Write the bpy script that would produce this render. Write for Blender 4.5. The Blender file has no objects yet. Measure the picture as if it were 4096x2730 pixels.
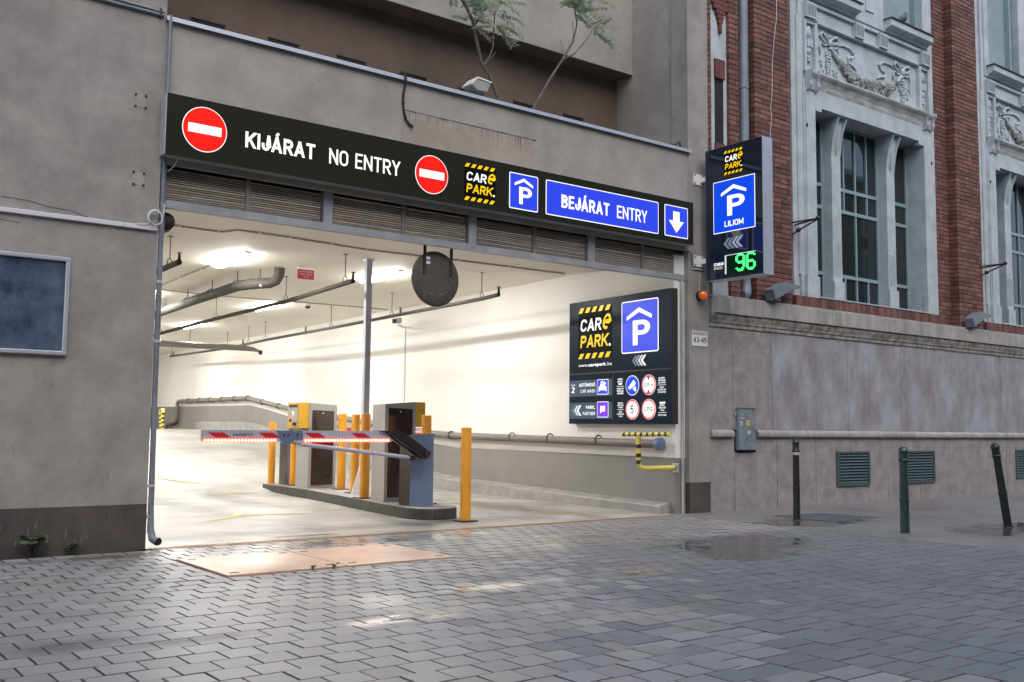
import bpy, bmesh, math, random
from mathutils import Vector, Matrix
random.seed(7)
R = random.Random(11)
sc = bpy.context.scene
col = sc.collection
PI = math.pi

# ------------------------------------------------------------------ camera
CAMP = dict(f=4000.71, yaw=-37.394, pitch=4.964, roll=0.567, x=-2.906, y=-9.151, z=1.1)
def make_camera():
    y, pi, r = (math.radians(CAMP[k]) for k in ('yaw', 'pitch', 'roll'))
    fw = Vector((-math.sin(y)*math.cos(pi), math.cos(y)*math.cos(pi), math.sin(pi)))
    rt = Vector((math.cos(y), math.sin(y), 0)); up = rt.cross(fw)
    rt2 = rt*math.cos(r) + up*math.sin(r); up2 = -rt*math.sin(r) + up*math.cos(r)
    cd = bpy.data.cameras.new('camera'); cam = bpy.data.objects.new('camera', cd); col.objects.link(cam)
    m = Matrix.Identity(4)
    for i in range(3):
        m[i][0], m[i][1], m[i][2] = rt2[i], up2[i], -fw[i]
    m[0][3], m[1][3], m[2][3] = CAMP['x'], CAMP['y'], CAMP['z']
    cam.matrix_world = m
    cd.sensor_fit = 'HORIZONTAL'; cd.sensor_width = 36.0; cd.lens = 36.0*CAMP['f']/4096.0
    cd.clip_start = 0.05; cd.clip_end = 2000
    sc.camera = cam
make_camera()

# ------------------------------------------------------------------ sky, sun, exposure
SUN_EL, SUN_ROT = math.radians(52), math.radians(195)
EXPO = 0.60; EK = 2**-EXPO      # EK keeps lit signs at their own brightness
w = bpy.data.worlds.new('World'); sc.world = w; w.use_nodes = True
nt = w.node_tree; nt.nodes.clear()
sky = nt.nodes.new('ShaderNodeTexSky'); sky.sky_type = 'NISHITA'; sky.sun_disc = False
sky.sun_elevation = SUN_EL; sky.sun_rotation = SUN_ROT; sky.dust_density = 2.2; sky.ozone_density = 1.2
bg = nt.nodes.new('ShaderNodeBackground'); bg.inputs['Strength'].default_value = 0.15
wo = nt.nodes.new('ShaderNodeOutputWorld')
nt.links.new(sky.outputs[0], bg.inputs[0]); nt.links.new(bg.outputs[0], wo.inputs[0])
sd = bpy.data.lights.new('sun', 'SUN'); sd.energy = 1.0; sd.angle = math.radians(70); sd.color = (1, .95, .88)
so = bpy.data.objects.new('sun', sd); col.objects.link(so)
# points from the sky (behind the camera) down on the facade
dirv = Vector((math.sin(SUN_ROT)*math.cos(SUN_EL), math.cos(SUN_ROT)*math.cos(SUN_EL), math.sin(SUN_EL)))
so.rotation_euler = dirv.to_track_quat('Z', 'Y').to_euler(); so.location = (0, -10, 30)
sc.view_settings.view_transform = 'Standard'; sc.view_settings.look = 'None'
sc.view_settings.exposure = EXPO; sc.view_settings.gamma = 1; sc.view_settings.use_curve_mapping = False
cy = sc.cycles
cy.use_denoising = True; cy.max_bounces = 8; cy.diffuse_bounces = 5; cy.glossy_bounces = 4; cy.transmission_bounces = 4
cy.sample_clamp_indirect = 6; cy.caustics_reflective = False; cy.caustics_refractive = False

# ------------------------------------------------------------------ helpers
class MB:
    """collects shapes into one mesh"""
    def __init__(s): s.v = []; s.f = []; s.sm = []
    def add(s, vs, fs, smooth=False):
        o = len(s.v); s.v += [tuple(v) for v in vs]
        for f in fs: s.f.append(tuple(i+o for i in f)); s.sm.append(smooth)
        return s
    def box(s, x0, x1, y0, y1, z0, z1):
        v = [(x, y, z) for z in (z0, z1) for y in (y0, y1) for x in (x0, x1)]
        return s.add(v, [(0,2,3,1),(4,5,7,6),(0,1,5,4),(2,6,7,3),(0,4,6,2),(1,3,7,5)])
    def obox(s, c, ax, ay, az, hx, hy, hz):
        """box with centre c, unit axes, half sizes"""
        c = Vector(c); ax, ay, az = Vector(ax), Vector(ay), Vector(az)
        v = [c + ax*hx*i + ay*hy*j + az*hz*k for k in (-1,1) for j in (-1,1) for i in (-1,1)]
        fs = [(0,2,3,1),(4,5,7,6),(0,1,5,4),(2,6,7,3),(0,4,6,2),(1,3,7,5)]
        if ax.cross(ay).dot(az) < 0: fs = [f[::-1] for f in fs]
        return s.add(v, fs)
    def cbox(s, x0, x1, y0, y1, z0, z1, c=.004, face='z', tilt=False, drop=None):
        """box with chamfered edges on one visible side: 'z' top, 'y' the -y face"""
        if face == 'z':
            v = [(x0,y0,z0),(x1,y0,z0),(x1,y1,z0),(x0,y1,z0),(x0,y0,z1-(drop or c)),(x1,y0,z1-(drop or c)),(x1,y1,z1-(drop or c)),(x0,y1,z1-(drop or c)),
                 (x0+c,y0+c,z1),(x1-c,y0+c,z1),(x1-c,y1-c,z1),(x0+c,y1-c,z1)]
        else:
            v = [(x0,y1,z1),(x1,y1,z1),(x1,y1,z0),(x0,y1,z0),(x0,y0+c,z1),(x1,y0+c,z1),(x1,y0+c,z0),(x0,y0+c,z0),
                 (x0+c,y0,z1-c),(x1-c,y0,z1-c),(x1-c,y0,z0+c),(x0+c,y0,z0+c)]
        if tilt:
            ta, tb = R.uniform(-.0013, .0013), R.uniform(-.0013, .0013); sg = ((-1,-1),(1,-1),(1,1),(-1,1))
            v = [(p[0], p[1], p[2]+(0 if i < 4 else ta*sg[i%4][0]+tb*sg[i%4][1])) for i, p in enumerate(v)]
        fs = [(3,2,1,0),(8,9,10,11)]
        for i in range(4):
            j = (i+1) % 4
            fs += [(i,j,j+4,i+4),(i+4,j+4,j+8,i+8)]
        return s.add(v, fs)
    def poly(s, pts, off):
        """closed flat polygon (3d pts) given thickness by vector off"""
        n = len(pts); off = Vector(off)
        v = [Vector(p) for p in pts] + [Vector(p)+off for p in pts]
        nn = Vector((0,0,0))
        for i in range(n):
            a, b = Vector(pts[i]), Vector(pts[(i+1) % n]); nn += a.cross(b)
        fs = [tuple(range(n))[::-1], tuple(range(n, 2*n))] + [(i,(i+1)%n,(i+1)%n+n,i+n) for i in range(n)]
        if nn.dot(off) < 0: fs = [f[::-1] for f in fs]
        return s.add(v, fs)
    def prism(s, pts2, z0, z1):
        return s.poly([(x, y, z0) for x, y in pts2], (0, 0, z1-z0))
    def tube(s, pts, r, n=10, cap=True, smooth=True):
        pts = [Vector(p) for p in pts]; m = len(pts)
        rs = r if isinstance(r, (list, tuple)) else [r]*m
        d = [(pts[min(i+1, m-1)]-pts[max(i-1, 0)]).normalized() for i in range(m)]
        a = d[0].orthogonal().normalized(); vs = []
        for i in range(m):
            a = (a - d[i]*a.dot(d[i])).normalized(); b = d[i].cross(a)
            for k in range(n):
                t = 2*PI*k/n; vs.append(pts[i] + (a*math.cos(t)+b*math.sin(t))*rs[i])
        fs = [(i*n+k, i*n+(k+1)%n, (i+1)*n+(k+1)%n, (i+1)*n+k) for i in range(m-1) for k in range(n)]
        s.add(vs, fs, smooth)
        if cap:
            o = len(s.v) - m*n
            s.f.append(tuple(o+k for k in range(n))[::-1]); s.sm.append(False)
            s.f.append(tuple(o+(m-1)*n+k for k in range(n))); s.sm.append(False)
        return s
    def lathe(s, prof, c, n=20, axis='z', smooth=True):
        """profile [(r, h)] revolved about axis through c"""
        vs = []
        for r, h in prof:
            for k in range(n):
                t = 2*PI*k/n; x, y = r*math.cos(t), r*math.sin(t)
                p = {'z': (x, y, h), 'y': (x, h, -y), 'x': (h, x, y)}[axis]
                vs.append((c[0]+p[0], c[1]+p[1], c[2]+p[2]))
        m = len(prof)
        fs = [(i*n+k, i*n+(k+1)%n, (i+1)*n+(k+1)%n, (i+1)*n+k) for i in range(m-1) for k in range(n)]
        s.add(vs, fs, smooth); o = len(s.v)-m*n
        s.f.append(tuple(o+k for k in range(n))[::-1]); s.sm.append(False)
        s.f.append(tuple(o+(m-1)*n+k for k in range(n))); s.sm.append(False)
        return s
    def ball(s, c, r, n=8, m=6, sq=(1,1,1)):
        vs = [(c[0], c[1], c[2]-r*sq[2])]
        for i in range(1, m):
            p = PI*i/m - PI/2
            for k in range(n):
                t = 2*PI*k/n
                vs.append((c[0]+r*sq[0]*math.cos(p)*math.cos(t), c[1]+r*sq[1]*math.cos(p)*math.sin(t), c[2]+r*sq[2]*math.sin(p)))
        vs.append((c[0], c[1], c[2]+r*sq[2])); last = len(vs)-1
        fs = [(0, 1+(k+1)%n, 1+k) for k in range(n)]
        for i in range(m-2):
            fs += [(1+i*n+k, 1+i*n+(k+1)%n, 1+(i+1)*n+(k+1)%n, 1+(i+1)*n+k) for k in range(n)]
        fs += [(1+(m-2)*n+k, 1+(m-2)*n+(k+1)%n, last) for k in range(n)]
        return s.add(vs, fs, True)
    def extr_x(s, prof, x0, x1):
        """profile [(y, z)] closed, extruded along x"""
        return s.poly([(x0, y, z) for y, z in prof], (x1-x0, 0, 0))
    def edges(s, me):
        """side and chamfer faces of 10-face stones take the second material"""
        me.polygons.foreach_set('material_index', [0 if i % 10 == 1 else 1 for i in range(len(me.polygons))])
    def mesh(s, name):
        me = bpy.data.meshes.new(name); me.from_pydata(s.v, [], s.f)
        me.polygons.foreach_set('use_smooth', s.sm); me.update()
        if any(s.sm): me.set_sharp_from_angle(angle=math.radians(38))
        return me
    def build(s, name, m=None, parent=None):
        me = s.mesh(name)
        if m: me.materials.append(m)
        return link(name, me, parent)

def link(name, me, parent=None):
    o = bpy.data.objects.new(name, me); col.objects.link(o)
    if parent is not None:
        o.parent = parent
        o.matrix_parent_inverse = Matrix.Identity(4)
        # world coordinates are used for shapes: undo the parents' location
        off = Vector((0, 0, 0)); p = parent
        while p is not None: off += p.location; p = p.parent
        o.location = -off
    return o
def tag(o, label=None, cat=None, group=None, kind=None):
    for k, v in (('label', label), ('category', cat), ('group', group), ('kind', kind)):
        if v: o[k] = v
    return o
def thing(name, loc, label, cat, group=None):
    o = bpy.data.objects.new(name, None); col.objects.link(o); o.location = loc; o.empty_display_size = .2
    return tag(o, label, cat, group)
def copy_tree(o, parent=None):
    c = o.copy(); col.objects.link(c)
    if parent is not None: c.parent = parent
    for ch in list(o.children): copy_tree(ch, c)
    return c

# ------------------------------------------------------------------ materials
def mat(name, c, rough=.6, metal=0.0, var=.0, scale=6.0, c2=None, bump=0.0, bscale=60.0, spec=None, island=0.0, emit=None, es=1.0, fine=0.0, stretch=None, coat=0):
    m = bpy.data.materials.new(name); m.use_nodes = True; n = m.node_tree.nodes; L = m.node_tree.links
    b = n['Principled BSDF']; b.inputs['Roughness'].default_value = rough; b.inputs['Metallic'].default_value = metal
    b.inputs['Base Color'].default_value = (*c, 1)
    if spec is not None: b.inputs['Specular IOR Level'].default_value = spec
    if coat: b.inputs['Coat Weight'].default_value = coat; b.inputs['Coat Roughness'].default_value = .06
    if emit:
        b.inputs['Emission Color'].default_value = (*emit, 1); b.inputs['Emission Strength'].default_value = es*EK
    geo = None
    def pos():
        nonlocal geo
        if geo is None:
            geo = n.new('ShaderNodeNewGeometry')
        if stretch:
            mp = n.new('ShaderNodeMapping'); mp.inputs['Scale'].default_value = stretch
            L.new(geo.outputs['Position'], mp.inputs[0]); return mp.outputs[0]
        return geo.outputs['Position']
    out = None
    if var or c2 or island or fine:
        p = pos(); cur = None
        no = n.new('ShaderNodeTexNoise'); no.inputs['Scale'].default_value = scale; no.inputs['Detail'].default_value = 8; no.inputs['Roughness'].default_value = .65
        L.new(p, no.inputs['Vector'])
        mx = n.new('ShaderNodeMix'); mx.data_type = 'RGBA'
        cc2 = c2 if c2 else tuple(max(0, x*(1-var)) for x in c)
        cc1 = c if c2 else tuple(x*(1+var) for x in c)
        mx.inputs[6].default_value = (*cc1, 1); mx.inputs[7].default_value = (*cc2, 1)
        rp = n.new('ShaderNodeValToRGB'); rp.color_ramp.elements[0].position = .38; rp.color_ramp.elements[1].position = .62
        L.new(no.outputs[0], rp.inputs[0]); L.new(rp.outputs[0], mx.inputs[0]); cur = mx.outputs[2]
        if island:
            hs = n.new('ShaderNodeHueSaturation'); ma = n.new('ShaderNodeMapRange')
            ma.inputs[3].default_value = 1-island; ma.inputs[4].default_value = 1+island
            if geo is None: pos()
            L.new(geo.outputs['Random Per Island'], ma.inputs[0]); L.new(ma.outputs[0], hs.inputs['Value']); L.new(cur, hs.inputs['Color']); cur = hs.outputs[0]
        if fine:
            n2 = n.new('ShaderNodeTexNoise'); n2.inputs['Scale'].default_value = 140; n2.inputs['Detail'].default_value = 3
            L.new(geo.outputs['Position'], n2.inputs['Vector'])
            h2 = n.new('ShaderNodeHueSaturation'); m2 = n.new('ShaderNodeMapRange'); m2.inputs[1].default_value = .3; m2.inputs[2].default_value = .7
            m2.inputs[3].default_value = 1-fine; m2.inputs[4].default_value = 1+fine
            L.new(n2.outputs[0], m2.inputs[0]); L.new(m2.outputs[0], h2.inputs['Value']); L.new(cur, h2.inputs['Color']); cur = h2.outputs[0]
        L.new(cur, b.inputs['Base Color'])
    if bump:
        p = pos()
        nb = n.new('ShaderNodeTexNoise'); nb.inputs['Scale'].default_value = bscale; nb.inputs['Detail'].default_value = 6
        L.new(geo.outputs['Position'], nb.inputs['Vector'])
        bp = n.new('ShaderNodeBump'); bp.inputs['Strength'].default_value = bump; bp.inputs['Distance'].default_value = .01
        L.new(nb.outputs[0], bp.inputs['Height']); L.new(bp.outputs[0], b.inputs['Normal'])
    return m
def glow(name, c, s, base=None):
    return mat(name, base or tuple(min(.12, x*.15) for x in c), .35, emit=c, es=s, spec=.2)

M = {}
M['render'] = mat('grey_render', (.30,.284,.260), .9, var=.17, scale=2.1, bump=.9, bscale=110, fine=.12)
M['render2'] = mat('light_render', (.325,.305,.272), .9, var=.14, scale=1.6, bump=.4, bscale=130, fine=.08)
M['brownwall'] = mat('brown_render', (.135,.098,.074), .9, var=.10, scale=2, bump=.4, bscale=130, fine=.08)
M['plinth'] = mat('dark_plinth', (.075,.060,.055), .85, var=.25, scale=2.2, bump=.3, bscale=90, fine=.15)
M['white'] = mat('white_paint', (.80,.78,.74), .6, var=.02, scale=1.5)
M['ceil'] = mat('ceiling_paint', (.80,.75,.67), .7, var=.03, scale=1.2)
M['dado'] = mat('grey_dado_paint', (.215,.205,.195), .6, var=.05, scale=2)
M['kerbc'] = mat('concrete_kerb', (.29,.28,.265), .75, var=.15, scale=5, bump=.2)
M['galv'] = mat('galvanised_frame', (.34,.36,.38), .5, .2, var=.15, scale=4)
M['alu'] = mat('aluminium', (.62,.65,.69), .35, .6, var=.05)
M['louvre'] = mat('louvre_metal', (.20,.182,.16), .55, .1, var=.2, scale=6)
M['pipe'] = mat('dull_steel_pipe', (.032,.028,.022), .8, .0, var=.12, scale=5)
M['conduit'] = mat('cream_conduit', (.42,.36,.29), .5, var=.05)
M['pipew'] = mat('beige_pipe', (.17,.155,.132), .55, .0, var=.1, scale=5)
M['dark'] = mat('dark_void', (.012,.011,.011), .8)
M['darkmetal'] = mat('dark_metal', (.05,.045,.04), .5, .4)
M['mirrorback'] = mat('mirror_back', (.085,.07,.055), .65, .1, var=.25, scale=30, fine=.2)
M['yellow'] = mat('yellow_paint', (.74,.315,.025), .35, var=.06, scale=3, coat=.15)
M['yellow2'] = mat('yellow_housing', (.62,.36,.04), .4, var=.05)
M['black'] = mat('black_paint', (.015,.015,.017), .4)
M['grey_h'] = mat('grey_housing', (.34,.325,.31), .4, var=.04, scale=3)
M['bluegrey'] = mat('grey_cabinet', (.155,.205,.32), .35, .2, var=.05)  # blue of the sign glow added to the cabinet's own blue grey
M['arm'] = mat('barrier_arm_white', (.42,.44,.53), .35, .0)  # dim bluish skylight on the street side put into the white arm's colour
M['red'] = mat('red_reflective', (.50,.02,.03), .35)
M['panelbrown'] = mat('dark_glass_panel', (.035,.02,.016), .18, var=.2, scale=3, coat=.4)
M['led'] = glow('red_led', (1,.45,.22), 6.0)
M['ledbase'] = glow('red_led_glow', (1,.014,.016), 9.0)
M['signblack'] = mat('black_sign_face', (.010,.010,.008), .45, emit=(.008,.0095,.004), es=.8, spec=.12)
M['boardblack'] = mat('black_board_face', (.008,.012,.018), .3, emit=(.005,.011,.022), es=.8, spec=.05)
M['bladeblack'] = mat('blade_black_face', (.008,.010,.016), .04, emit=(.003,.006,.013), es=1, coat=.5)
M['w_e'] = glow('lit_white', (1,1,.98), 1.25)
M['r_e'] = glow('lit_red', (1,.012,.006), 1.15)
M['b_e'] = glow('lit_blue', (.03,.065,.80), .95)
M['b2_e'] = glow('lit_deep_blue', (.003,.07,.80), .95)
M['y_e'] = glow('lit_yellow', (1,.64,.006), 1.0)
M['k_e'] = mat('logo_black', (.006,.006,.006), .5, spec=.04)
M['p_e'] = glow('lit_purple', (.22,.04,.75), 1.0)
M['g_e'] = glow('green_led', (.05,1,.16), 3.0)
M['s1'] = glow('lit_grey', (.17,.21,.28), .9); M['s2'] = glow('lit_grey_mid', (.33,.37,.44), .9)
M['band'] = glow('lit_slate', (.055,.085,.13), .9)
M['screen'] = mat('display_black', (.004,.008,.005), .1, emit=(.0,.012,.004), es=1)
M['pix'] = mat('print_black', (.012,.012,.012), .5)
M['white_s'] = mat('white_enamel', (.78,.78,.76), .3)
M['amber'] = mat('amber_plastic', (.75,.16,.015), .15, emit=(.6,.08,.0), es=.25, coat=.5)
M['amberd'] = mat('dark_rubber', (.02,.02,.02), .5)
M['lamp'] = glow('lamp_tube', (1,.98,.935), 228.0)
M['redsign'] = mat('red_sign', (.36,.02,.035), .4)
M['poster'] = mat('blue_poster', (.030,.052,.092), .2, c2=(.11,.155,.21), scale=2.2, coat=.2)
M['tin'] = mat('zinc_pipe', (.185,.22,.25), .5, .2, var=.12, scale=5)
M['stone'] = mat('limestone', (.35,.315,.30), .8, c2=(.235,.215,.215), scale=4.5, bump=.25, bscale=35, island=.06, fine=.08)
M['stoneb'] = mat('stained_limestone', (.345,.37,.395), .8, c2=(.235,.208,.215), scale=2.1, bump=.2, bscale=35, island=.06, fine=.08, stretch=(1,1,.6))
M['stone2'] = mat('weathered_limestone', (.42,.39,.37), .85, c2=(.25,.25,.24), scale=5, bump=.3, bscale=40, island=.05, fine=.08, stretch=(1,1,.35))
M['plaster'] = mat('white_plaster', (.49,.545,.57), .75, c2=(.375,.42,.44), scale=3.5, bump=.12, bscale=60, fine=.03)
M['plasterd'] = mat('sooty_plaster', (.40,.385,.35), .85, c2=(.16,.145,.12), scale=9, bump=.3, bscale=60)
M['brick'] = mat('red_brick', (.195,.085,.062), .8, c2=(.122,.058,.052), scale=9, bump=.25, bscale=90, island=.36, fine=.15)
M['brickd'] = mat('dark_red_brick', (.14,.045,.042), .8, var=.2, scale=9, bump=.25, bscale=90, island=.2, fine=.15)
M['mortar'] = mat('dark_mortar', (.085,.055,.05), .95, var=.2, scale=20)
M['green'] = mat('bollard_green', (.016,.042,.035), .35, var=.15, scale=10, coat=.2)
M['greenk'] = mat('bollard_black_green', (.012,.016,.015), .4, var=.15, scale=10)
M['ventg'] = mat('vent_green', (.062,.100,.102), .5, var=.1, scale=5)
M['winframe'] = mat('window_green', (.24,.35,.36), .4, var=.06)
M['cabgrey'] = mat('utility_grey', (.20,.235,.25), .5, .1, var=.25, scale=9)
M['postgrey'] = mat('backlit_post_grey', (.50,.50,.60), .5, var=.03)  # backlit look of the white post's street side put into the colour
M['rainp'] = mat('grey_rain_pipe', (.17,.19,.215), .5, .1, var=.2, scale=6)
M['glass'] = mat('window_glass', (.012,.018,.018), .03, spec=.9)
M['blind'] = mat('blind_glass', (.26,.34,.36), .5, var=.12, scale=.9)
M['steel'] = mat('rusty_steel', (.62,.44,.315), .33, .12, island=.10, c2=(.50,.32,.22), scale=2.2, bump=.1, bscale=30)
M['grate'] = mat('rusty_grate', (.40,.24,.10), .45, .4, var=.2, scale=20)
M['cover'] = mat('iron_cover', (.085,.10,.115), .5, .1, var=.25, scale=8)
M['leaf'] = mat('leaf_green', (.075,.125,.06), .5, var=.35, scale=12)
M['leafp'] = mat('pale_leaf_green', (.50,.56,.42), .5, var=.3, scale=8, c2=(.30,.40,.30))
for k_ in ('leaf', 'leafp'):        # thin leaves let light through
    n = M[k_].node_tree.nodes; L = M[k_].node_tree.links; b = n['Principled BSDF']; o_ = n['Material Output']
    tr = n.new('ShaderNodeBsdfTranslucent'); ms = n.new('ShaderNodeMixShader'); ms.inputs[0].default_value = .45
    src = b.inputs['Base Color'].links[0].from_socket
    L.new(src, tr.inputs[0]); L.new(b.outputs[0], ms.inputs[1]); L.new(tr.outputs[0], ms.inputs[2]); L.new(ms.outputs[0], o_.inputs[0])
M['bark'] = mat('grey_bark', (.115,.095,.085), .85, var=.25, scale=25)
M['cable'] = mat('black_cable', (.01,.01,.011), .5)
M['wcable'] = mat('white_cable', (.60,.62,.64), .45)
M['bird'] = mat('pigeon_grey', (.07,.09,.10), .7, var=.3, scale=40)
M['lampgrey'] = mat('lamp_housing', (.20,.23,.255), .4, .2, var=.08)
M['sticker_y'] = mat('yellow_sticker', (.6,.5,.12), .5); M['sticker_w'] = mat('pale_sticker', (.5,.52,.55), .5)

def ground_mat(name, dry, dry2, wetmin=.10, wet_centres=(), sheen=(), damp=(), island=.07, dryrough=.55, nscale=.55, thr=(.50,.68)):
    """paving: colour per stone, wetness (darker, glossier) in patches of its own shape"""
    m = bpy.data.materials.new(name); m.use_nodes = True; n = m.node_tree.nodes; L = m.node_tree.links; b = n['Principled BSDF']
    geo = n.new('ShaderNodeNewGeometry')
    def noise(sc_, det=6, rough=.6):
        t = n.new('ShaderNodeTexNoise'); t.inputs['Scale'].default_value = sc_; t.inputs['Detail'].default_value = det; t.inputs['Roughness'].default_value = rough
        L.new(geo.outputs['Position'], t.inputs['Vector']); return t.outputs[0]
    def rng(src, a, b_, c, d):
        t = n.new('ShaderNodeMapRange'); t.inputs[1].default_value = a; t.inputs[2].default_value = b_; t.inputs[3].default_value = c; t.inputs[4].default_value = d
        L.new(src, t.inputs[0]); return t.outputs[0]
    def math_(op, a, b_):
        t = n.new('ShaderNodeMath'); t.operation = op
        for i, q in enumerate((a, b_)):
            if isinstance(q, (int, float)): t.inputs[i].default_value = q
            else: L.new(q, t.inputs[i])
        return t.outputs[0]
    mx = n.new('ShaderNodeMix'); mx.data_type = 'RGBA'
    mx.inputs[6].default_value = (*dry, 1); mx.inputs[7].default_value = (*dry2, 1)
    L.new(rng(noise(1.1), .35, .65, 0, 1), mx.inputs[0])
    hs = n.new('ShaderNodeHueSaturation'); L.new(mx.outputs[2], hs.inputs['Color'])
    v = math_('MULTIPLY', rng(geo.outputs['Random Per Island'], 0, 1, 1-island, 1+island), rng(noise(160, 2), .3, .7, .86, 1.14))
    wet = rng(noise(nscale, 5), thr[0], thr[1], 0, .5)
    warp = rng(noise(2.3, 4), .3, .7, -.45, .45); shn = None; mir = None; dmp = None; NW, NS_ = len(wet_centres), len(wet_centres)+len(sheen)
    for i_, (x, y, rx, ry) in enumerate(list(wet_centres)+list(sheen)+list(damp)):
        mp = n.new('ShaderNodeMapping'); mp.vector_type = 'POINT'
        mp.inputs['Location'].default_value = (-x/rx, -y/ry, 0); mp.inputs['Scale'].default_value = (1/rx, 1/ry, 0)
        L.new(geo.outputs['Position'], mp.inputs[0])
        ln = n.new('ShaderNodeVectorMath'); ln.operation = 'LENGTH'; L.new(mp.outputs[0], ln.inputs[0])
        d = math_('ADD', ln.outputs['Value'], warp)
        if i_ < NW:
            q = rng(d, .62, 1.0, 1.0, 0); mir = q if mir is None else math_('MAXIMUM', mir, q); wet = math_('MAXIMUM', wet, q)
        elif i_ >= NS_:
            q = rng(d, .2, 1.1, 1.0, 0); dmp = q if dmp is None else math_('MAXIMUM', dmp, q)
        else:
            q = rng(d, .35, 1.1, 1.0, 0); shn = q if shn is None else math_('MAXIMUM', shn, q)
    v = math_('MULTIPLY', v, rng(wet, 0, 1, 1.0, .78))
    if mir is not None: v = math_('MULTIPLY', v, rng(mir, 0, 1, 1.0, .42))
    if dmp is not None: v = math_('MULTIPLY', v, rng(dmp, 0, 1, 1.0, .42))
    L.new(v, hs.inputs['Value'])
    L.new(hs.outputs[0], b.inputs['Base Color'])
    rg = rng(wet, 0, 1, dryrough, wetmin)
    if shn is not None:
        rg = math_('MINIMUM', rg, rng(shn, 0, 1, dryrough, .20)); L.new(rng(math_('MAXIMUM', shn, wet), 0, 1, .5, 1.0), b.inputs['Specular IOR Level']); L.new(rng(shn, 0, 1, 0, 1.0), b.inputs['Coat Weight']); b.inputs['Coat Roughness'].default_value = .20
    L.new(rg, b.inputs['Roughness'])
    bp = n.new('ShaderNodeBump'); bp.inputs['Distance'].default_value = .004
    L.new(noise(110, 4), bp.inputs['Height']); L.new(rng(wet if shn is None else math_('MAXIMUM', wet, shn), 0, 1, .35, .015), bp.inputs['Strength']); L.new(bp.outputs[0], b.inputs['Normal'])
    return m
SHEEN = [(1.27,-3.47,.50,.20), (2.50,-3.48,1.0,.26), (1.40,-4.42,.52,.20), (3.85,-1.55,1.1,.95), (2.0,-.55,2.0,.30), (.2,-4.1,.4,.12), (1.42,-5.28,.22,.08)]
WETS = [(4.6,-2.9,.85,.58), (4.25,-3.35,.55,.30), (5.2,-2.5,.75,.42), (4.15,-2.45,.4,.10)]
DAMP = [(-1.6,-3.79,.34,.20), (-1.0,-4.0,.5,.10), (-.35,-.45,.9,.16)]
M['paver'] = ground_mat('wet_paver', (.220,.229,.235), (.272,.262,.248), .04, WETS, SHEEN, DAMP, island=.13, dryrough=.48)
M['paver_sky'] = ground_mat('wet_sky_tint_paver', (.142,.160,.172), (.172,.183,.189), .04, WETS, SHEEN, DAMP, island=.10, dryrough=.48)  # cooler copy of the paver: bluish sky light put into the colour
M['edge'] = mat('dark_paver_edge', (.105,.102,.098), .8, var=.3, scale=15)  # darker stone sides and chamfers, so the joints read as lines
M['joint'] = mat('sand_joint', (.016,.016,.016), .95, var=.3, scale=30)
M['walk'] = ground_mat('wet_pavement', (.21,.20,.19), (.165,.165,.165), .16, [(7.4,-1.6,1.3,.5),(8.6,-3.4,1.0,.5)], dryrough=.5, nscale=.6, thr=(.45,.62))
M['gfloor'] = ground_mat('garage_concrete', (.43,.42,.395), (.255,.245,.22), .14, [], [(1.2,.25,1.3,.14)], [(1.9,4.5,.5,2.4),(2.9,5.5,.35,2.2),(5.6,2.2,.5,2.5),(3.0,.7,3.5,.35)], dryrough=.42, nscale=.5, thr=(.50,.70))
M['asphalt'] = mat('asphalt', (.06,.06,.062), .8, var=.2, scale=5)
M['water'] = mat('puddle_water', (.045,.042,.038), .025, var=.2, scale=3, spec=.6)
M['linepaint'] = mat('faded_yellow_paint', (.60,.52,.20), .5, var=.15, scale=6)

# ------------------------------------------------------------------ lettering and flat graphics
class Frame:
    def __init__(s, o, u, n): s.o, s.u, s.n = Vector(o), Vector(u).normalized(), Vector(n).normalized()
    def p(s, a, b, d=0): return s.o + s.u*a + Vector((0,0,1))*b + s.n*d
def text_mesh(s, bold=0.0, shear=0.0):
    cu = bpy.data.curves.new('t', 'FONT'); cu.body = s; cu.size = 1; cu.offset = bold; cu.shear = shear; cu.resolution_u = 3
    cu.fill_mode = 'FRONT'
    ob = bpy.data.objects.new('t', cu); col.objects.link(ob)
    dg = bpy.context.evaluated_depsgraph_get(); dg.update()
    me = bpy.data.meshes.new_from_object(ob.evaluated_get(dg))
    vs = [tuple(v.co) for v in me.vertices]; fs = [tuple(f.vertices) for f in me.polygons]
    bpy.data.objects.remove(ob); bpy.data.curves.remove(cu); bpy.data.meshes.remove(me)
    return vs, fs
_cap = {}
def cap_h(bold):
    if bold not in _cap:
        v, f = text_mesh('H', bold); _cap[bold] = (min(p[1] for p in v), max(p[1] for p in v))
    return _cap[bold]
def put_text(mb, F, s, a0, a1, b0, b1, d=.006, bold=0.0, shear=0.0, flip=1):
    """capitals stand from b0 to b1, the line runs from a0 to a1"""
    vs, fs = text_mesh(s, bold, shear)
    if not vs: return
    x0 = min(v[0] for v in vs); x1 = max(v[0] for v in vs); y0, y1 = cap_h(bold)
    sx, sy = (a1-a0)/(x1-x0), (b1-b0)/(y1-y0)
    q = [F.p(a0+(v[0]-x0)*sx, b0+(v[1]-y0)*sy, d) for v in vs]
    # make faces look along +n
    nn = Vector((0,0,0))
    for f in fs[:8]:
        nn += (q[f[1]]-q[f[0]]).cross(q[f[2]]-q[f[0]])
    if nn.dot(F.n) < 0: fs = [f[::-1] for f in fs]
    mb.add(q, fs)
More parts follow.
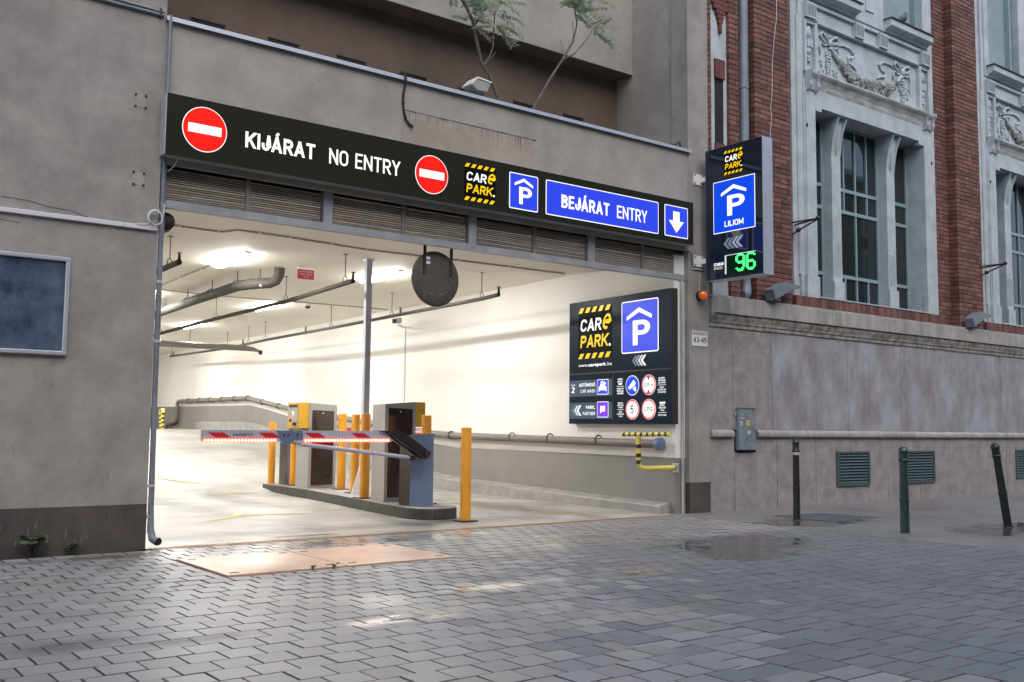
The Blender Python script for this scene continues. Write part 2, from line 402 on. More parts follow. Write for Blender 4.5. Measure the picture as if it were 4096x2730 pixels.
# plain condensed grotesque capitals drawn as strokes: glyph -> (width, polylines on the centre line, 0..1)
def _arc(cx, cy_, rx, ry, t0, t1, k=7): return [(cx+rx*math.cos(math.radians(t0+(t1-t0)*i/k)), cy_+ry*math.sin(math.radians(t0+(t1-t0)*i/k))) for i in range(k+1)]
def _oval(): return _arc(.5,.72,.5,.28,0,180)+_arc(.5,.28,.5,.28,180,360)+[(1,.72)]
_B1 = [(0,.53),(0,1),(.55,1)]+_arc(.55,.765,.42,.235,90,-90)+[(0,.53)]
_B0 = [(0,.53),(.6,.53)]+_arc(.6,.265,.40,.265,90,-90)+[(0,0),(0,.53)]
_P = [(0,0),(0,1),(.55,1)]+_arc(.55,.73,.45,.27,90,-90)+[(0,.46)]
_S = _arc(.5,.76,.5,.24,20,180,6)+_arc(.5,.74,.5,.22,180,262,4)+_arc(.5,.26,.5,.26,82,0,4)+_arc(.5,.25,.5,.25,0,-165,7)
_C = _arc(.5,.72,.5,.28,5,180)+_arc(.5,.28,.5,.28,180,355)
_O0 = _oval()
GL = {
 'A': (.62,[[(0,0),(.5,1),(1,0)],[(.2,.27),(.8,.27)]]), 'B': (.56,[_B1,_B0]), 'C': (.58,[_C]),
 'D': (.57,[[(0,0),(0,1),(.45,1)]+_arc(.45,.66,.55,.34,90,0,5)+_arc(.45,.34,.55,.34,0,-90,5)+[(0,0)]]),
 'E': (.50,[[(1,1),(0,1),(0,0),(1,0)],[(0,.52),(.9,.52)]]), 'F': (.48,[[(1,1),(0,1),(0,0)],[(0,.5),(.9,.5)]]),
 'G': (.59,[_C+[(1,.45),(.55,.45)]]), 'H': (.58,[[(0,0),(0,1)],[(1,0),(1,1)],[(0,.52),(1,.52)]]), 'I': (.16,[[(.5,0),(.5,1)]]),
 'J': (.48,[[(1,1),(1,.28)]+_arc(.5,.28,.5,.28,0,-180)+[(0,.36)]]), 'K': (.60,[[(0,0),(0,1)],[(1,1),(.05,.38)],[(.36,.58),(1,0)]]),
 'L': (.47,[[(0,1),(0,0),(1,0)]]), 'M': (.74,[[(0,0),(0,1),(.5,.12),(1,1),(1,0)]]), 'N': (.60,[[(0,0),(0,1),(1,0),(1,1)]]), 'O': (.59,[_O0]),
 'P': (.54,[_P]), 'R': (.57,[_P,[(.5,.46),(1,0)]]), 'S': (.55,[_S]), 'T': (.56,[[(0,1),(1,1)],[(.5,1),(.5,0)]]),
 'U': (.58,[[(0,1),(0,.28)]+_arc(.5,.28,.5,.28,180,360)+[(1,1)]]), 'V': (.60,[[(0,1),(.5,0),(1,1)]]), 'W': (.86,[[(0,1),(.26,0),(.5,.9),(.74,0),(1,1)]]),
 'X': (.60,[[(0,0),(1,1)],[(0,1),(1,0)]]), 'Y': (.58,[[(0,1),(.5,.45),(1,1)],[(.5,.45),(.5,0)]]), 'Z': (.54,[[(0,1),(1,1),(0,0),(1,0)]]),
 '0': (.54,[_O0]), '1': (.36,[[(.1,.78),(.75,1),(.75,0)]]), '2': (.54,[_arc(.5,.72,.5,.28,170,0,7)+_arc(.5,.72,.5,.3,0,-50,3)+[(0,0),(1,0)]]),
 '3': (.54,[_arc(.5,.75,.48,.25,160,-90,8),_arc(.5,.26,.5,.26,90,-165,8)]), '4': (.57,[[(.78,0),(.78,1),(0,.28),(1,.28)]]),
 '5': (.54,[[(.92,1),(.12,1),(.05,.52)]+_arc(.5,.32,.5,.32,125,-150,9)]), '6': (.54,[_arc(.5,.72,.5,.28,20,180,6)+[(0,.3)]+_arc(.5,.3,.5,.30,180,540,14)]),
 '-': (.34,[[(0,.42),(1,.42)]]), '.': (.14,[[(.5,-.02),(.5,.06)]]), ',': (.14,[[(.5,.06),(.2,-.14)]]), '!': (.16,[[(.5,.3),(.5,1)],[(.5,-.02),(.5,.06)]]),
 '/': (.40,[[(0,0),(1,1)]]), '&': (.66,[[(1,0),(.2,.72)]+_arc(.42,.8,.24,.2,200,-30,7)+[(.1,.35)]+_arc(.4,.22,.4,.22,150,330,7)+[(.95,.45)]]),
 'm': (.74,[[(0,0),(0,.68)],[(0,.5)]+_arc(.25,.48,.25,.2,180,0,5)+[(.5,0)],[(.5,.5)]+_arc(.75,.48,.25,.2,180,0,5)+[(1,0)]]),
 'e': (.52,[[(.02,.36),(1,.36)]+_arc(.5,.36,.5,.36,0,300,12)]),
}
for a_, b_ in (('Á','A'),('É','E'),('Ó','O'),('Ú','U')): GL[a_] = (GL[b_][0], GL[b_][1]+[[(.42,1.17),(.70,1.42)]])
GL['Ű'] = (GL['U'][0], GL['U'][1]+[[(.28,1.14),(.42,1.32)],[(.62,1.14),(.76,1.32)]])
def stroke_text(mb, F, s, a0, a1, b0, b1, d, wt, shear=0.0):
    """condensed capitals between b0 and b1; wt = stem width as a share of the height"""
    h = b1-b0; t = wt*h; gap = .10-.12*(wt-.128); tot = 0; wk = 1+.9*(wt-.128)
    for i, ch in enumerate(s): tot += (.30 if ch == ' ' else GL[ch][0]*wk)+(gap if i < len(s)-1 else 0)
    k = (a1-a0-abs(shear)*h*.5)/tot; x = a0; n_ = 0
    def unit(a, b_):
        dx, dy = b_[0]-a[0], b_[1]-a[1]; l = math.hypot(dx, dy) or 1; return (dx/l, dy/l)
    for ch in s:
        if ch == ' ': x += (.30+gap)*k; continue
        w_, lines = GL[ch]; W = w_*k*wk; th_ = min(t, W*.95); parts_ = []
        for ln in lines:
            P = [(x+th_/2+px*max(0, W-th_), b0+t/2+py*(h-t)) for px, py in ln]
            cur = [P[0]]                       # cut the line at sharp corners
            for i in range(1, len(P)):
                cur.append(P[i])
                if i < len(P)-1:
                    u1, u2 = unit(P[i-1], P[i]), unit(P[i], P[i+1])
                    if u1[0]*u2[0]+u1[1]*u2[1] < -.05: parts_.append(cur); cur = [P[i]]
            parts_.append(cur)
        for P in parts_:
            m = len(P); L_, Rr = [], []
            closed = m > 3 and math.hypot(P[0][0]-P[-1][0], P[0][1]-P[-1][1]) < h*.02
            for i in range(m):
                p0 = P[i-1] if i > 0 else (P[-2] if closed else None); p2 = P[i+1] if i < m-1 else (P[1] if closed else None)
                u1 = unit(p0, P[i]) if p0 else unit(P[i], p2); u2 = unit(P[i], p2) if p2 else u1
                n1, n2 = (-u1[1], u1[0]), (-u2[1], u2[0])
                if not closed and i in (0, m-1) and abs(u1[0]) > .12 and abs(u1[1]) > .3 and (abs(P[i][1]-b0-t/2) < h*.02 or abs(P[i][1]-b1+t/2) < h*.02):
                    ye = b0 if abs(P[i][1]-b0-t/2) < h*.02 else b1      # slanted stroke cut level with the line
                    xe = P[i][0]+u1[0]/u1[1]*(ye-P[i][1])*.75; hx = t/2/abs(u1[1]); sg = 1 if u1[1] > 0 else -1
                    L_.append((xe-hx*sg, ye)); Rr.append((xe+hx*sg, ye)); continue
                mx_, my_ = n1[0]+n2[0], n1[1]+n2[1]; l2 = max(mx_*mx_+my_*my_, .2)
                ex = ey = 0
                if not closed and i in (0, m-1) and (abs(u1[0]) < .12 or abs(u1[1]) < .12):
                    e_ = t/2*(-1 if i == 0 else 1)                       # square ends reach the edge of the glyph box
                    if m > 1: ex, ey = u1[0]*e_, u1[1]*e_
                ox, oy = mx_*2/l2*t/2, my_*2/l2*t/2
                L_.append((P[i][0]+ox+ex, P[i][1]+oy+ey)); Rr.append((P[i][0]-ox+ex, P[i][1]-oy+ey))
            pmax = max(q[1] for q in P); pmin = min(q[1] for q in P)
            top = b1 if pmax <= b1-t/2+h*.01 else b1+h; lo = b0 if pmin >= b0+t/2-h*.01 else b0-h
            cl = lambda q: F.p(q[0]+shear*(min(max(q[1], lo), top)-b0), min(max(q[1], lo), top), d+.0001*n_)
            for i in range(m-1):
                q = [cl(Rr[i]), cl(Rr[i+1]), cl(L_[i+1]), cl(L_[i])]
                nn = (q[1]-q[0]).cross(q[2]-q[0])
                mb.add(q, [(0,1,2,3) if nn.dot(F.n) > 0 else (3,2,1,0)])
            n_ += 1
        x += W+gap*k
def lettering(F, s, a0, a1, b0, b1, m, parent, d=.006, bold=0.0, shear=0.0, name='lettering'):
    mb = MB()
    if all(c in GL or c == ' ' for c in s): stroke_text(mb, F, s, a0, a1, b0, b1, d, .178 if bold > .012 else (.16 if bold > .005 else .128), shear)
    else: put_text(mb, F, s, a0, a1, b0, b1, d, bold, shear)
    return mb.build(name, m, parent)
def plate(mb, F, pts, d0, d1):
    mb.poly([F.p(a, b, d0) for a, b in pts], F.n*(d1-d0)); return mb
def rrect(a0, a1, b0, b1, r=.02, k=4):
    out = []
    for cx, cy, t0 in ((a1-r, b1-r, 0), (a0+r, b1-r, PI/2), (a0+r, b0+r, PI), (a1-r, b0+r, 1.5*PI)):
        for i in range(k+1):
            t = t0+PI/2*i/k; out.append((cx+r*math.cos(t), cy+r*math.sin(t)))
    return out
def disc(ca, cb, r, k=40): return [(ca+r*math.cos(2*PI*i/k), cb+r*math.sin(2*PI*i/k)) for i in range(k)]
def gfx(name, F, pts, m, parent, d0=.002, d1=.004): return plate(MB(), F, pts, d0, d1).build(name, m, parent)
def pbox(F, a0, a1, b0, b1, m, parent, r=.02, edge=.010):
    """white-edged panel"""
    e = gfx('panel_border', F, rrect(a0, a1, b0, b1, r), M['w_e'], parent, .001, .003)
    return gfx('colour_panel', F, rrect(a0+edge, a1-edge, b0+edge, b1-edge, max(.004, r-edge*.5)), m, parent, .003, .005)
def hazard(F, a0, a1, b0, b1, parent):
    mb = MB(); n = 5.0; w_ = (a1-a0)/n; sl = w_*.35
    for i in range(-1, 6):
        l = a0 + (i+.0)*w_*1.0; pts = [(l, b0), (l+w_*.55, b0), (l+w_*.55+sl, b1), (l+sl, b1)]
        pts = [(min(max(a, a0), a1), b) for a, b in pts]
        if max(p[0] for p in pts)-min(p[0] for p in pts) > .004: plate(mb, F, pts, .003, .005)
    return mb.build('hazard_stripe', M['y_e'], parent)
def logo(F, a0, a1, b0, b1, parent):
    W, H = a1-a0, b1-b0; A = lambda t: a0+W*t; B = lambda t: b0+H*t
    gfx('logo_ground', F, [(a0,b0),(a1,b0),(a1,b1),(a0,b1)], M['k_e'], parent, .001, .003)
    hazard(F, a0, a1, B(.90), b1, parent); hazard(F, a0, a1, b0, B(.10), parent)
    lettering(F, 'CAR', A(.06), A(.70), B(.535), B(.775), M['w_e'], parent, .005, .016, .12)
    lettering(F, 'e', A(.71), A(.99), B(.535), B(.93), M['y_e'], parent, .007, .0, .26)
    lettering(F, 'PARK', A(.06), A(.90), B(.215), B(.455), M['y_e'], parent, .005, .016, .12)
    gfx('logo_dot', F, disc(A(.945), B(.235), W*.028, 12), M['w_e'], parent, .004, .006)
def chevrons(F, a0, a1, b0, b1, parent, ms, n=4):
    """arrow heads pointing to the low-a side"""
    w_ = (a1-a0)/(n+.9); t = w_*.62; hb = (b1-b0)/2; cb = (b0+b1)/2
    for i in range(n):
        l = a0+i*w_
        gfx('chevron', F, [(l, cb), (l+w_*1.1, b1), (l+w_*1.1+t, b1), (l+t, cb), (l+w_*1.1+t, b0), (l+w_*1.1, b0)], ms[i], parent, .003, .005)
def p_symbol(F, a0, a1, b0, b1, parent):
    """letter P under a roof; fills the box a0..a1, b0..b1"""
    W, H = a1-a0, b1-b0; A = lambda t: a0+W*t; B = lambda t: b0+H*t
    gfx('roof_symbol', F, [(A(.02),B(.78)),(A(.02),B(.68)),(A(.5),B(.88)),(A(.98),B(.68)),(A(.98),B(.78)),(A(.5),B(1.0))], M['w_e'], parent, .005, .007)
    k = 14; out = [(A(.26),B(0)),(A(.44),B(0)),(A(.44),B(.27))]
    c = B(.465); ro = B(.27); hr = c-ro
    xr = A(.62)
    out += [(xr+ (A(.90)-xr)*math.cos(-PI/2+PI*i/k), c+hr*math.sin(-PI/2+PI*i/k)) for i in range(k+1)]
    out += [(A(.26), B(.66))]
    inn = [(A(.44), B(.385))]
    hi = c-B(.385)
    ip = [(A(.44), c-hi)] + [(xr+(A(.73)-xr)*math.cos(-PI/2+PI*i/k), c+hi*math.sin(-PI/2+PI*i/k)) for i in range(k+1)] + [(A(.44), c+hi)]
    mb = MB()
    plate(mb, F, [(A(.26),B(0)),(A(.44),B(0)),(A(.44),B(.66)),(A(.26),B(.66))], .005, .007)
    # bowl as a strip of quads between outer and inner curves
    oc = [(A(.44), B(.27))]+[(xr+(A(.92)-xr)*math.cos(-PI/2+PI*i/k), c+hr*math.sin(-PI/2+PI*i/k)) for i in range(k+1)]+[(A(.44), B(.66))]
    for i in range(len(oc)-1):
        plate(mb, F, [oc[i], oc[i+1], ip[i+1], ip[i]], .0052, .007)
    return mb.build('letter_p', M['w_e'], parent)

# ------------------------------------------------------------------ ground
DF = lambda y: max(0.0, min(.97, .097*(y-6.0)))
g = MB().box(-150, 150, -150, 150, -.30, -.05).build('ground', M['asphalt']); tag(g, kind='structure')
pv = MB().box(-7, 6.65, -10.6, -.172, -.049, -.012).build('pavement', M['joint']); tag(pv, kind='structure')
# walkway under the brick building
sw = MB()
nx, ny = 30, 12
sw.box(6.655, 40, -10.6, 0.0, -.049, -.002)
wk = sw.build('walkway', M['walk']); tag(wk, kind='structure')

def ground_px(x, y):
    """rough size measure for ordering stones by how large the photo shows them"""
    dx, dy = x-CAMP['x'], y-CAMP['y']; yw = math.radians(CAMP['yaw'])
    d = dx*-math.sin(yw)+dy*math.cos(yw); r = dx*math.cos(yw)+dy*math.sin(yw)
    return d, r
def in_view(x, y, mrg=.0):
    d, r = ground_px(x, y)
    if d < 2.5: return False
    u = r/d; v = 1.1/d - math.tan(math.radians(CAMP['pitch']))*1.0
    return abs(u) < .512+mrg and 1.1/d < math.tan(math.radians(18.8-4.96))+mrg
stones = []
BX0, BX1, BY0, BY1 = -.06, 1.96, -2.145, -.865
def put_stone(x0, x1, y0, y1):
    if x1 <= BX0 or x0 >= BX1 or y1 <= BY0 or y0 >= BY1: stones.append((x0, x1, y0, y1)); return
    for q in ((x0, min(x1, BX0-J/2), y0, y1), (max(x0, BX1+J/2), x1, y0, y1), (max(x0, BX0), min(x1, BX1), y0, min(y1, BY0-J/2)), (max(x0, BX0), min(x1, BX1), max(y0, BY1+J/2), y1)):
        if q[1]-q[0] > .02 and q[3]-q[2] > .02: stones.append(q)
TX, TY, J = .190, .188, .0068
row = 0; y = -.175
while y > -10.55:
    off = (.5 if row % 2 else 0)*TX + R.uniform(-.006, .006)
    x = -6.9+off
    while x < 6.64:
        x1 = min(x+TX, 6.645); y0 = y-TY
        zone2 = y0 < -5.22 and x > .72
        if not zone2 and x1-x > .05: put_stone(x+J/2, x1-J/2, y0+J/4, y-J/4)
        x += TX
    y -= TY; row += 1
z2y = -.175-TY*(math.ceil((5.22-.175)/TY)-1)
x = .72+.02; c = 0
CX, CYY = .292, .163
while x < 6.6:
    yy = z2y - 0.0 + (CYY*.5 if c % 2 else 0)
    while yy > -10.5:
        a, b_ = x, min(x+CX, 6.645); t = min(yy, z2y)
        if t-(yy-CYY) > .03: stones.append((a+J/2, b_-J/2, yy-CYY+J/2, t-J/2))
        yy -= CYY
    x += CX; c += 1
# square stones edging the steel plates
for i in range(12):
    x0 = -.06+i*.168
    stones.append((x0+J/2, x0+.168-J/2, -2.145, -2.06))
    stones.append((x0+J/2, x0+.168-J/2, -.925, -.865))
stones.sort(key=lambda s: (0 if in_view((s[0]+s[1])/2, (s[2]+s[3])/2) else 1, ground_px((s[0]+s[1])/2, (s[2]+s[3])/2)[0]))
meshes = {}
stuff = MB(); stuff2 = MB()
def sky_tinted(x0, y1):
    k = (x0-.3)/2.4+(-y1-4.2)*.12 if y1 < -2.0 else 0  # chance of the sky-tinted colour grows with x
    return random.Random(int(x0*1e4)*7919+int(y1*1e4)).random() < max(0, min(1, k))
for i, (x0, x1, y0, y1) in enumerate(stones):
    dz = R.uniform(-.0016, .0016)
    if i < 300:
        k = (round(x1-x0, 3), round(y1-y0, 3), sky_tinted(x0, y1))
        if k not in meshes:
            q = MB().cbox(-k[0]/2, k[0]/2, -k[1]/2, k[1]/2, -.03, 0, .0026, drop=.0035); me = q.mesh('paver'); me.materials.append(M['paver_sky' if k[2] else 'paver']); me.materials.append(M['edge']); q.edges(me); meshes[k] = me
        o = bpy.data.objects.new('paver', meshes[k]); col.objects.link(o); o.parent = pv
        o.location = ((x0+x1)/2, (y0+y1)/2, dz); o.rotation_euler = (R.uniform(-.004,.004), R.uniform(-.004,.004), R.uniform(-.006,.006))
    else:
        (stuff2 if sky_tinted(x0, y1) else stuff).cbox(x0, x1, y0, y1, -.03, dz, .0048 if ground_px((x0+x1)/2, y0)[0] < 7 else .0068, tilt=True, drop=.004)
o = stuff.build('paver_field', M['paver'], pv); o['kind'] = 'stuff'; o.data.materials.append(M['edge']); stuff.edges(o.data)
o = stuff2.build('sky_tint_paver_field', M['paver_sky'], pv); o['kind'] = 'stuff'; o.data.materials.append(M['edge']); stuff2.edges(o.data)

# garage floor: level by the street, climbing a ramp to a plateau
gf = MB(); ys = [-.02+.5*i for i in range(12)]+[5.5+.7*i for i in range(1, 34)]
def wallx(y): return 6.87+.05*y
vs = []; fs = []
for i, yv in enumerate(ys):
    for k in range(9):
        xx = -3+ (wallx(max(yv,0))+.02+3)*k/8 if yv > .35 else 0.0+(7.06)*k/8
        vs.append((xx, yv, DF(yv)-.004))
for i in range(len(ys)-1):
    for k in range(8): fs.append((i*9+k, i*9+k+1, (i+1)*9+k+1, (i+1)*9+k))
gf.add(vs, fs, True)
fl = gf.build('garage_floor', M['gfloor']); tag(fl, kind='structure')
# saw cuts and worn lane paint
def strip(mb, pts, w_, z):
    for (ax, ay), (bx, by) in zip(pts, pts[1:]):
        d = Vector((bx-ax, by-ay, 0)).normalized(); s_ = Vector((-d.y, d.x, 0))*w_/2
        q = [Vector((ax, ay, z+DF(ay)))-s_, Vector((bx, by, z+DF(by)))-s_, Vector((bx, by, z+DF(by)))+s_, Vector((ax, ay, z+DF(ay)))+s_]
        mb.add(q, [(0,1,2,3)])
mb = MB(); strip(mb, [(.6,1.3),(1.45,.62),(1.6,.35)], .012, .0015); strip(mb, [(2.6,1.0),(3.4,1.05)], .010, .0015); strip(mb, [(4.3,.9),(4.6,1.0)], .010, .0015)
mb.build('floor_joint', M['joint'], fl)
mb = MB(); strip(mb, [(5.9,.45),(5.4,1.3)], .07, .0018); strip(mb, [(2.9,2.6),(2.0,2.75)], .12, .0018); strip(mb, [(1.4,2.2),(1.9,2.6),(2.1,3.0)], .10, .0018)
strip(mb, [(2.9,6.2),(3.7,6.25)], .10, .002); strip(mb, [(2.6,8.2),(3.2,7.3)], .11, .002); strip(mb, [(5.3,3.2),(6.1,3.3)], .10, .0018)
mb.build('lane_paint', M['linepaint'], fl)
# traffic island
isl = MB(); out = [(4.04,6.75),(3.99,4.99),(3.76,3.3),(3.55,1.92),(3.49,1.25),(3.54,1.06),(3.66,.96),(3.9,.945),(4.05,1.03),(4.20,1.25),(4.42,3.0),(4.72,5.0),(4.95,6.75)]
isl.prism([(x, y) for x, y in out], -.002, .13)
it = isl.build('traffic_island', M['kerbc']); tag(it, kind='structure')
mb = MB()
kv = []
for i in range(5):
    a, b_ = out[i], out[i+1]
for (ax, ay), (bx, by) in zip(out[:9], out[1:10]):
    d = Vector((bx-ax, by-ay, 0)).normalized(); nn = Vector((d.y, -d.x, 0))
    if nn.dot(Vector((4.1-ax, 3.5-ay, 0))) > 0: nn = -nn
    q = [Vector((ax, ay, -.001))+nn*.003, Vector((bx, by, -.001))+nn*.003, Vector((bx, by, .127))+nn*.003, Vector((ax, ay, .127))+nn*.003]
    mb.add(q, [(0,1,2,3)])
M['kerbface'] = mat('dark_kerb_face', (.055,.05,.045), .6, var=.3, scale=9)  # kerb sides much darker than the island top
mb.build('kerb_face', M['kerbface'], it)

# puddle in front of the stone wall
def blob(cx, cy_, rx, ry, rot, n=64, seed=1, amp=.22):
    rr = random.Random(seed); ph = [rr.uniform(0, 6.28) for _ in range(6)]; pts = []
    for i in range(n):
        t = 2*PI*i/n; k = 1+amp*(math.sin(2*t+ph[0])*.5+math.sin(3*t+ph[1])*.4+math.sin(5*t+ph[2])*.3+math.sin(9*t+ph[3])*.18+math.sin(14*t+ph[4])*.1)
        x, y = rx*k*math.cos(t), ry*k*math.sin(t)
        pts.append((cx+x*math.cos(rot)-y*math.sin(rot), cy_+x*math.sin(rot)+y*math.cos(rot)))
    return pts
p = MB().poly([(x, y, -.0015) for x, y in blob(9.05,-3.15,.55,.16,.1,seed=9)], (0,0,.0022)).build('puddle', M['water']); tag(p, kind='structure')

# ------------------------------------------------------------------ garage building
GB = thing('garage_building', (3.5, .3, 0), 'grey rendered building with a wide lit garage entrance', 'building')
H_TOP = 9.5
part = lambda mb, n, m: mb.build(n, m, GB)
part(MB().box(-9, 0, 0, .30, .392, H_TOP), 'facade_wall', M['render'])
part(MB().box(-9, .0, -.004, .30, -.04, .39), 'plinth', M['plinth'])
part(MB().box(7.065, 7.472, 0, .30, .402, H_TOP), 'pillar', M['render'])
part(MB().box(7.067, 7.473, -.004, .30, -.04, .40), 'plinth', M['plinth'])
part(MB().box(0.001, 7.064, 0.002, .28, 3.50, 4.86), 'lintel', M['render2'])
part(MB().box(7.10, 7.47, .301, 2.2, 4.7, H_TOP), 'return_wall', M['render2'])
part(MB().box(0, 7.10, .281, 2.0, 4.60, 4.70), 'terrace_slab', M['render'])
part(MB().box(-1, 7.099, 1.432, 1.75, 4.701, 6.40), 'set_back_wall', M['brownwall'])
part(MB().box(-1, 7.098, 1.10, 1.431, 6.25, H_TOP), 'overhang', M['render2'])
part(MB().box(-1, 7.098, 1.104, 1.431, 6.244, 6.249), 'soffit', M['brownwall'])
# coping of folded sheet
mb = MB(); mb.box(-.01, 7.10, -.035, .30, 4.862, 4.884); mb.box(-.01, 7.10, -.042, -.036, 4.845, 4.886)
part(mb, 'coping', M['alu'])
# low vents in the set back wall
for a, b_ in ((.716,1.098),(1.612,1.992),(2.491,2.881),(3.386,3.757),(4.281,4.659),(5.162,5.544),(6.053,6.433)):
    o = part(MB().box(a, b_, 1.4285, 1.4315, 5.30, 5.54), 'vent_slot', M['dark'])
    part(MB().box(a-.006, b_+.006, 1.418, 1.4284, 5.541, 5.549), 'vent_lip', M['plinth'])
# render patch with drip stains
M['patch'] = mat('stained_render', (.345,.30,.255), .9, var=.12, scale=2, bump=.3, bscale=120, fine=.08)
part(MB().box(2.56, 4.38, -.0015, .0019, 4.13, 4.53), 'render_patch', M['patch'])
mb = MB(); rr = random.Random(3)
M['stain'] = mat('drip_stain', (.10,.09,.08), .95, var=.3, scale=30)
for i in range(60):
    x = rr.uniform(2.57, 4.36); h = rr.uniform(.02, .16)*(1.6 if rr.random() < .15 else .8); w_ = rr.uniform(.002, .005)
    mb.box(x, x+w_, -.0022, -.0016, 4.525-h, 4.53)
xx = 2.56
while xx < 4.37:
    h = rr.uniform(.004, .014); mb.box(xx, xx+.06, -.0024, -.0016, 4.53-h, 4.532+h*.3); xx += .06
part(mb, 'drip_stain', M['stain'])
# cracks in the facade wall
mb = MB()
for pts in ([(-1.31,2.99),(-1.1,2.985),(-.95,2.955),(-.75,2.945),(-.6,2.90),(-.35,2.88),(-.08,2.83)], [(-1.35,2.80),(-1.15,2.785)]):
    mb.tube([(x, -.001, z) for x, z in pts], .0025, 5)
part(mb, 'crack', M['stain'])
# scuffs and scratches low on the facade wall
M['scuff'] = mat('wall_scuff', (.165,.155,.145), .95, var=.25, scale=14)
mb = MB(); rr = random.Random(8)
for i in range(34):
    x = -rr.uniform(.06, 1.35)**1.0; z = .45+rr.random()**1.6*1.1; h = rr.uniform(.02, .13); w_ = rr.uniform(.0015, .006); k = rr.uniform(-.03, .03)
    mb.add([(x, -.0006, z), (x+w_, -.0006, z), (x+w_*.4+k, -.0006, z+h), (x+k, -.0006, z+h)], [(0,1,2,3)])
for i in range(30):
    x = -rr.uniform(.05, 1.4); z = rr.uniform(2.1, 4.6); h = rr.uniform(.03, .16); w_ = rr.uniform(.0012, .003)
    mb.add([(x, -.0006, z), (x+w_, -.0006, z), (x+w_*.6, -.0006, z-h), (x+w_*.3, -.0006, z-h)], [(0,1,2,3)])
part(mb, 'scuff_mark', M['scuff'])['kind'] = 'stuff'
mb = MB()
for i in range(26):
    x = -rr.uniform(.03, 1.4); h = rr.uniform(.03, .12); w_ = rr.uniform(.01, .05); z = rr.uniform(.02, .30)
    mb.add([(x, -.0052, z), (x+w_*.3, -.0052, z-h*.2), (x+w_*.5, -.0052, z+h), (x+w_*.2, -.0052, z+h*.8)], [(0,1,2,3)])
M['plscuff'] = mat('plinth_scuff', (.13,.115,.105), .95, var=.3, scale=14)
part(mb, 'plinth_scuff', M['plscuff'])['kind'] = 'stuff'
# inside: ceiling, walls with grey dado, kerb
part(MB().box(-3, 9, .29, 27, 3.43, 3.60), 'ceiling', M['ceil'])
part(MB().box(-3.2, -3.0, .31, 27, 0, 3.43), 'side_wall', M['white'])
part(MB().box(-3.2, 9, 27, 27.2, 0, 3.43), 'end_wall', M['white'])
part(MB().box(-3.2, 0.0, .301, .40, 0, 3.43), 'side_wall', M['white'])
mb = MB(); mb.add([(wallx(.075), .075, -.02), (wallx(27), 27, -.02), (wallx(27), 27, 3.44), (wallx(.075), .075, 3.44),
                   (wallx(.075)+.19, .075, -.02), (wallx(27)+.3, 27, -.02), (wallx(27)+.3, 27, 3.44), (wallx(.075)+.19, .075, 3.44)],
                  [(0,3,2,1),(4,5,6,7),(0,4,7,3),(1,2,6,5),(3,7,6,2),(0,1,5,4)])
part(mb, 'lining_wall', M['white'])
DADO = [(.0701,.726),(5.6,.745),(6.3,.79),(13.3,1.318),(14.5,1.472),(16.0,1.627),(27,1.70)]
mb = MB()
for (ya, za), (yb, zb) in zip(DADO, DADO[1:]):
    x0, x1 = wallx(ya)-.004, wallx(yb)-.004
    mb.add([(x0, ya, -.02), (x1, yb, -.02), (x1, yb, zb), (x0, ya, za)], [(0,3,2,1)])
mb.add([(wallx(.05)-.004, .070, -.02), (7.064, .070, -.02), (7.064, .070, .726), (wallx(.05)-.004, .070, .726)], [(0,1,2,3)])
M['dadoblue'] = M['dado']
part(mb, 'dado', M['dado'])
mb = MB(); kp = [.17, 1, 3, 5.5, 7, 9, 11, 13, 14.5, 16, 20]
kz = lambda y: .10+.018*min(y, 6) if y < 6 else .208
for ya, yb in zip(kp, kp[1:]):
    q = []
    for yv in (ya, yb):
        X = wallx(yv); z = DF(yv)
        q += [(X-.20, yv, z-.02), (X-.20, yv, z+kz(yv)-.02), (X-.185, yv, z+kz(yv)), (X-.003, yv, z+kz(yv)+.03)]
    mb.add(q, [(0,1,5,4)[::-1], (1,2,6,5)[::-1], (2,3,7,6)[::-1]])
    if ya == .17: mb.add(q[:4]+[(wallx(.17), .17, -.02)], [(0,1,2,3,4)[::-1]])
part(mb, 'kerb', M['kerbc'])
# steel lintel channel under the rendered beam
part(MB().box(0.0, 7.18, .06, .16, 3.505, 3.56), 'edge_channel', M['galv'])
# guide post at the entrance return
part(MB().tube([(6.99, .05, .0), (6.99, .05, 3.10)], .02, 8), 'guide_rail', M['alu'])
# bolt marks of removed brackets
for x, z in ((-.205, 4.04), (-.195, 3.321)):
    part(MB().box(x-.045, x+.045, -.0012, .001, z-.055, z+.055), 'mounting_mark', M['patch'])
    for sx in (-1, 1):
        for sz in (-1, 1):
            part(MB().lathe([(.010, 0), (.010, -.012), (.004, -.013)], (x+sx*.045, 0, z+sz*.055), 8, 'y'), 'bolt', M['darkmetal'])

# ------------------------------------------------------------------ signs
YS = -.146
FS = Frame((0, YS, 0), (1,0,0), (0,-1,0))
S = thing('entrance_sign', (3.5, -.07, 3.55), 'long black lit sign across the garage entrance, KIJÁRAT NO ENTRY and BEJÁRAT ENTRY', 'sign')
mb = MB(); mb.box(-.02, 7.01, YS+.004, -.003, 3.555, 4.118); mb.build('sign_case', M['alu'], S)
MB().box(-.012, 7.006, YS, YS+.003, 3.549, 4.124).build('sign_face', M['signblack'], S)
def no_entry(ca, cb, r):
    gfx('no_entry_ring', FS, disc(ca, cb, r, 56), M['w_e'], S, .001, .003)
    gfx('no_entry_disc', FS, disc(ca, cb, r-.007, 56), M['r_e'], S, .003, .005)
    gfx('no_entry_bar', FS, [(ca-.158,cb-.042),(ca+.158,cb-.042),(ca+.158,cb+.042),(ca-.158,cb+.042)], M['w_e'], S, .005, .007)
no_entry(.345, 3.843, .213); no_entry(2.858, 3.827, .211)
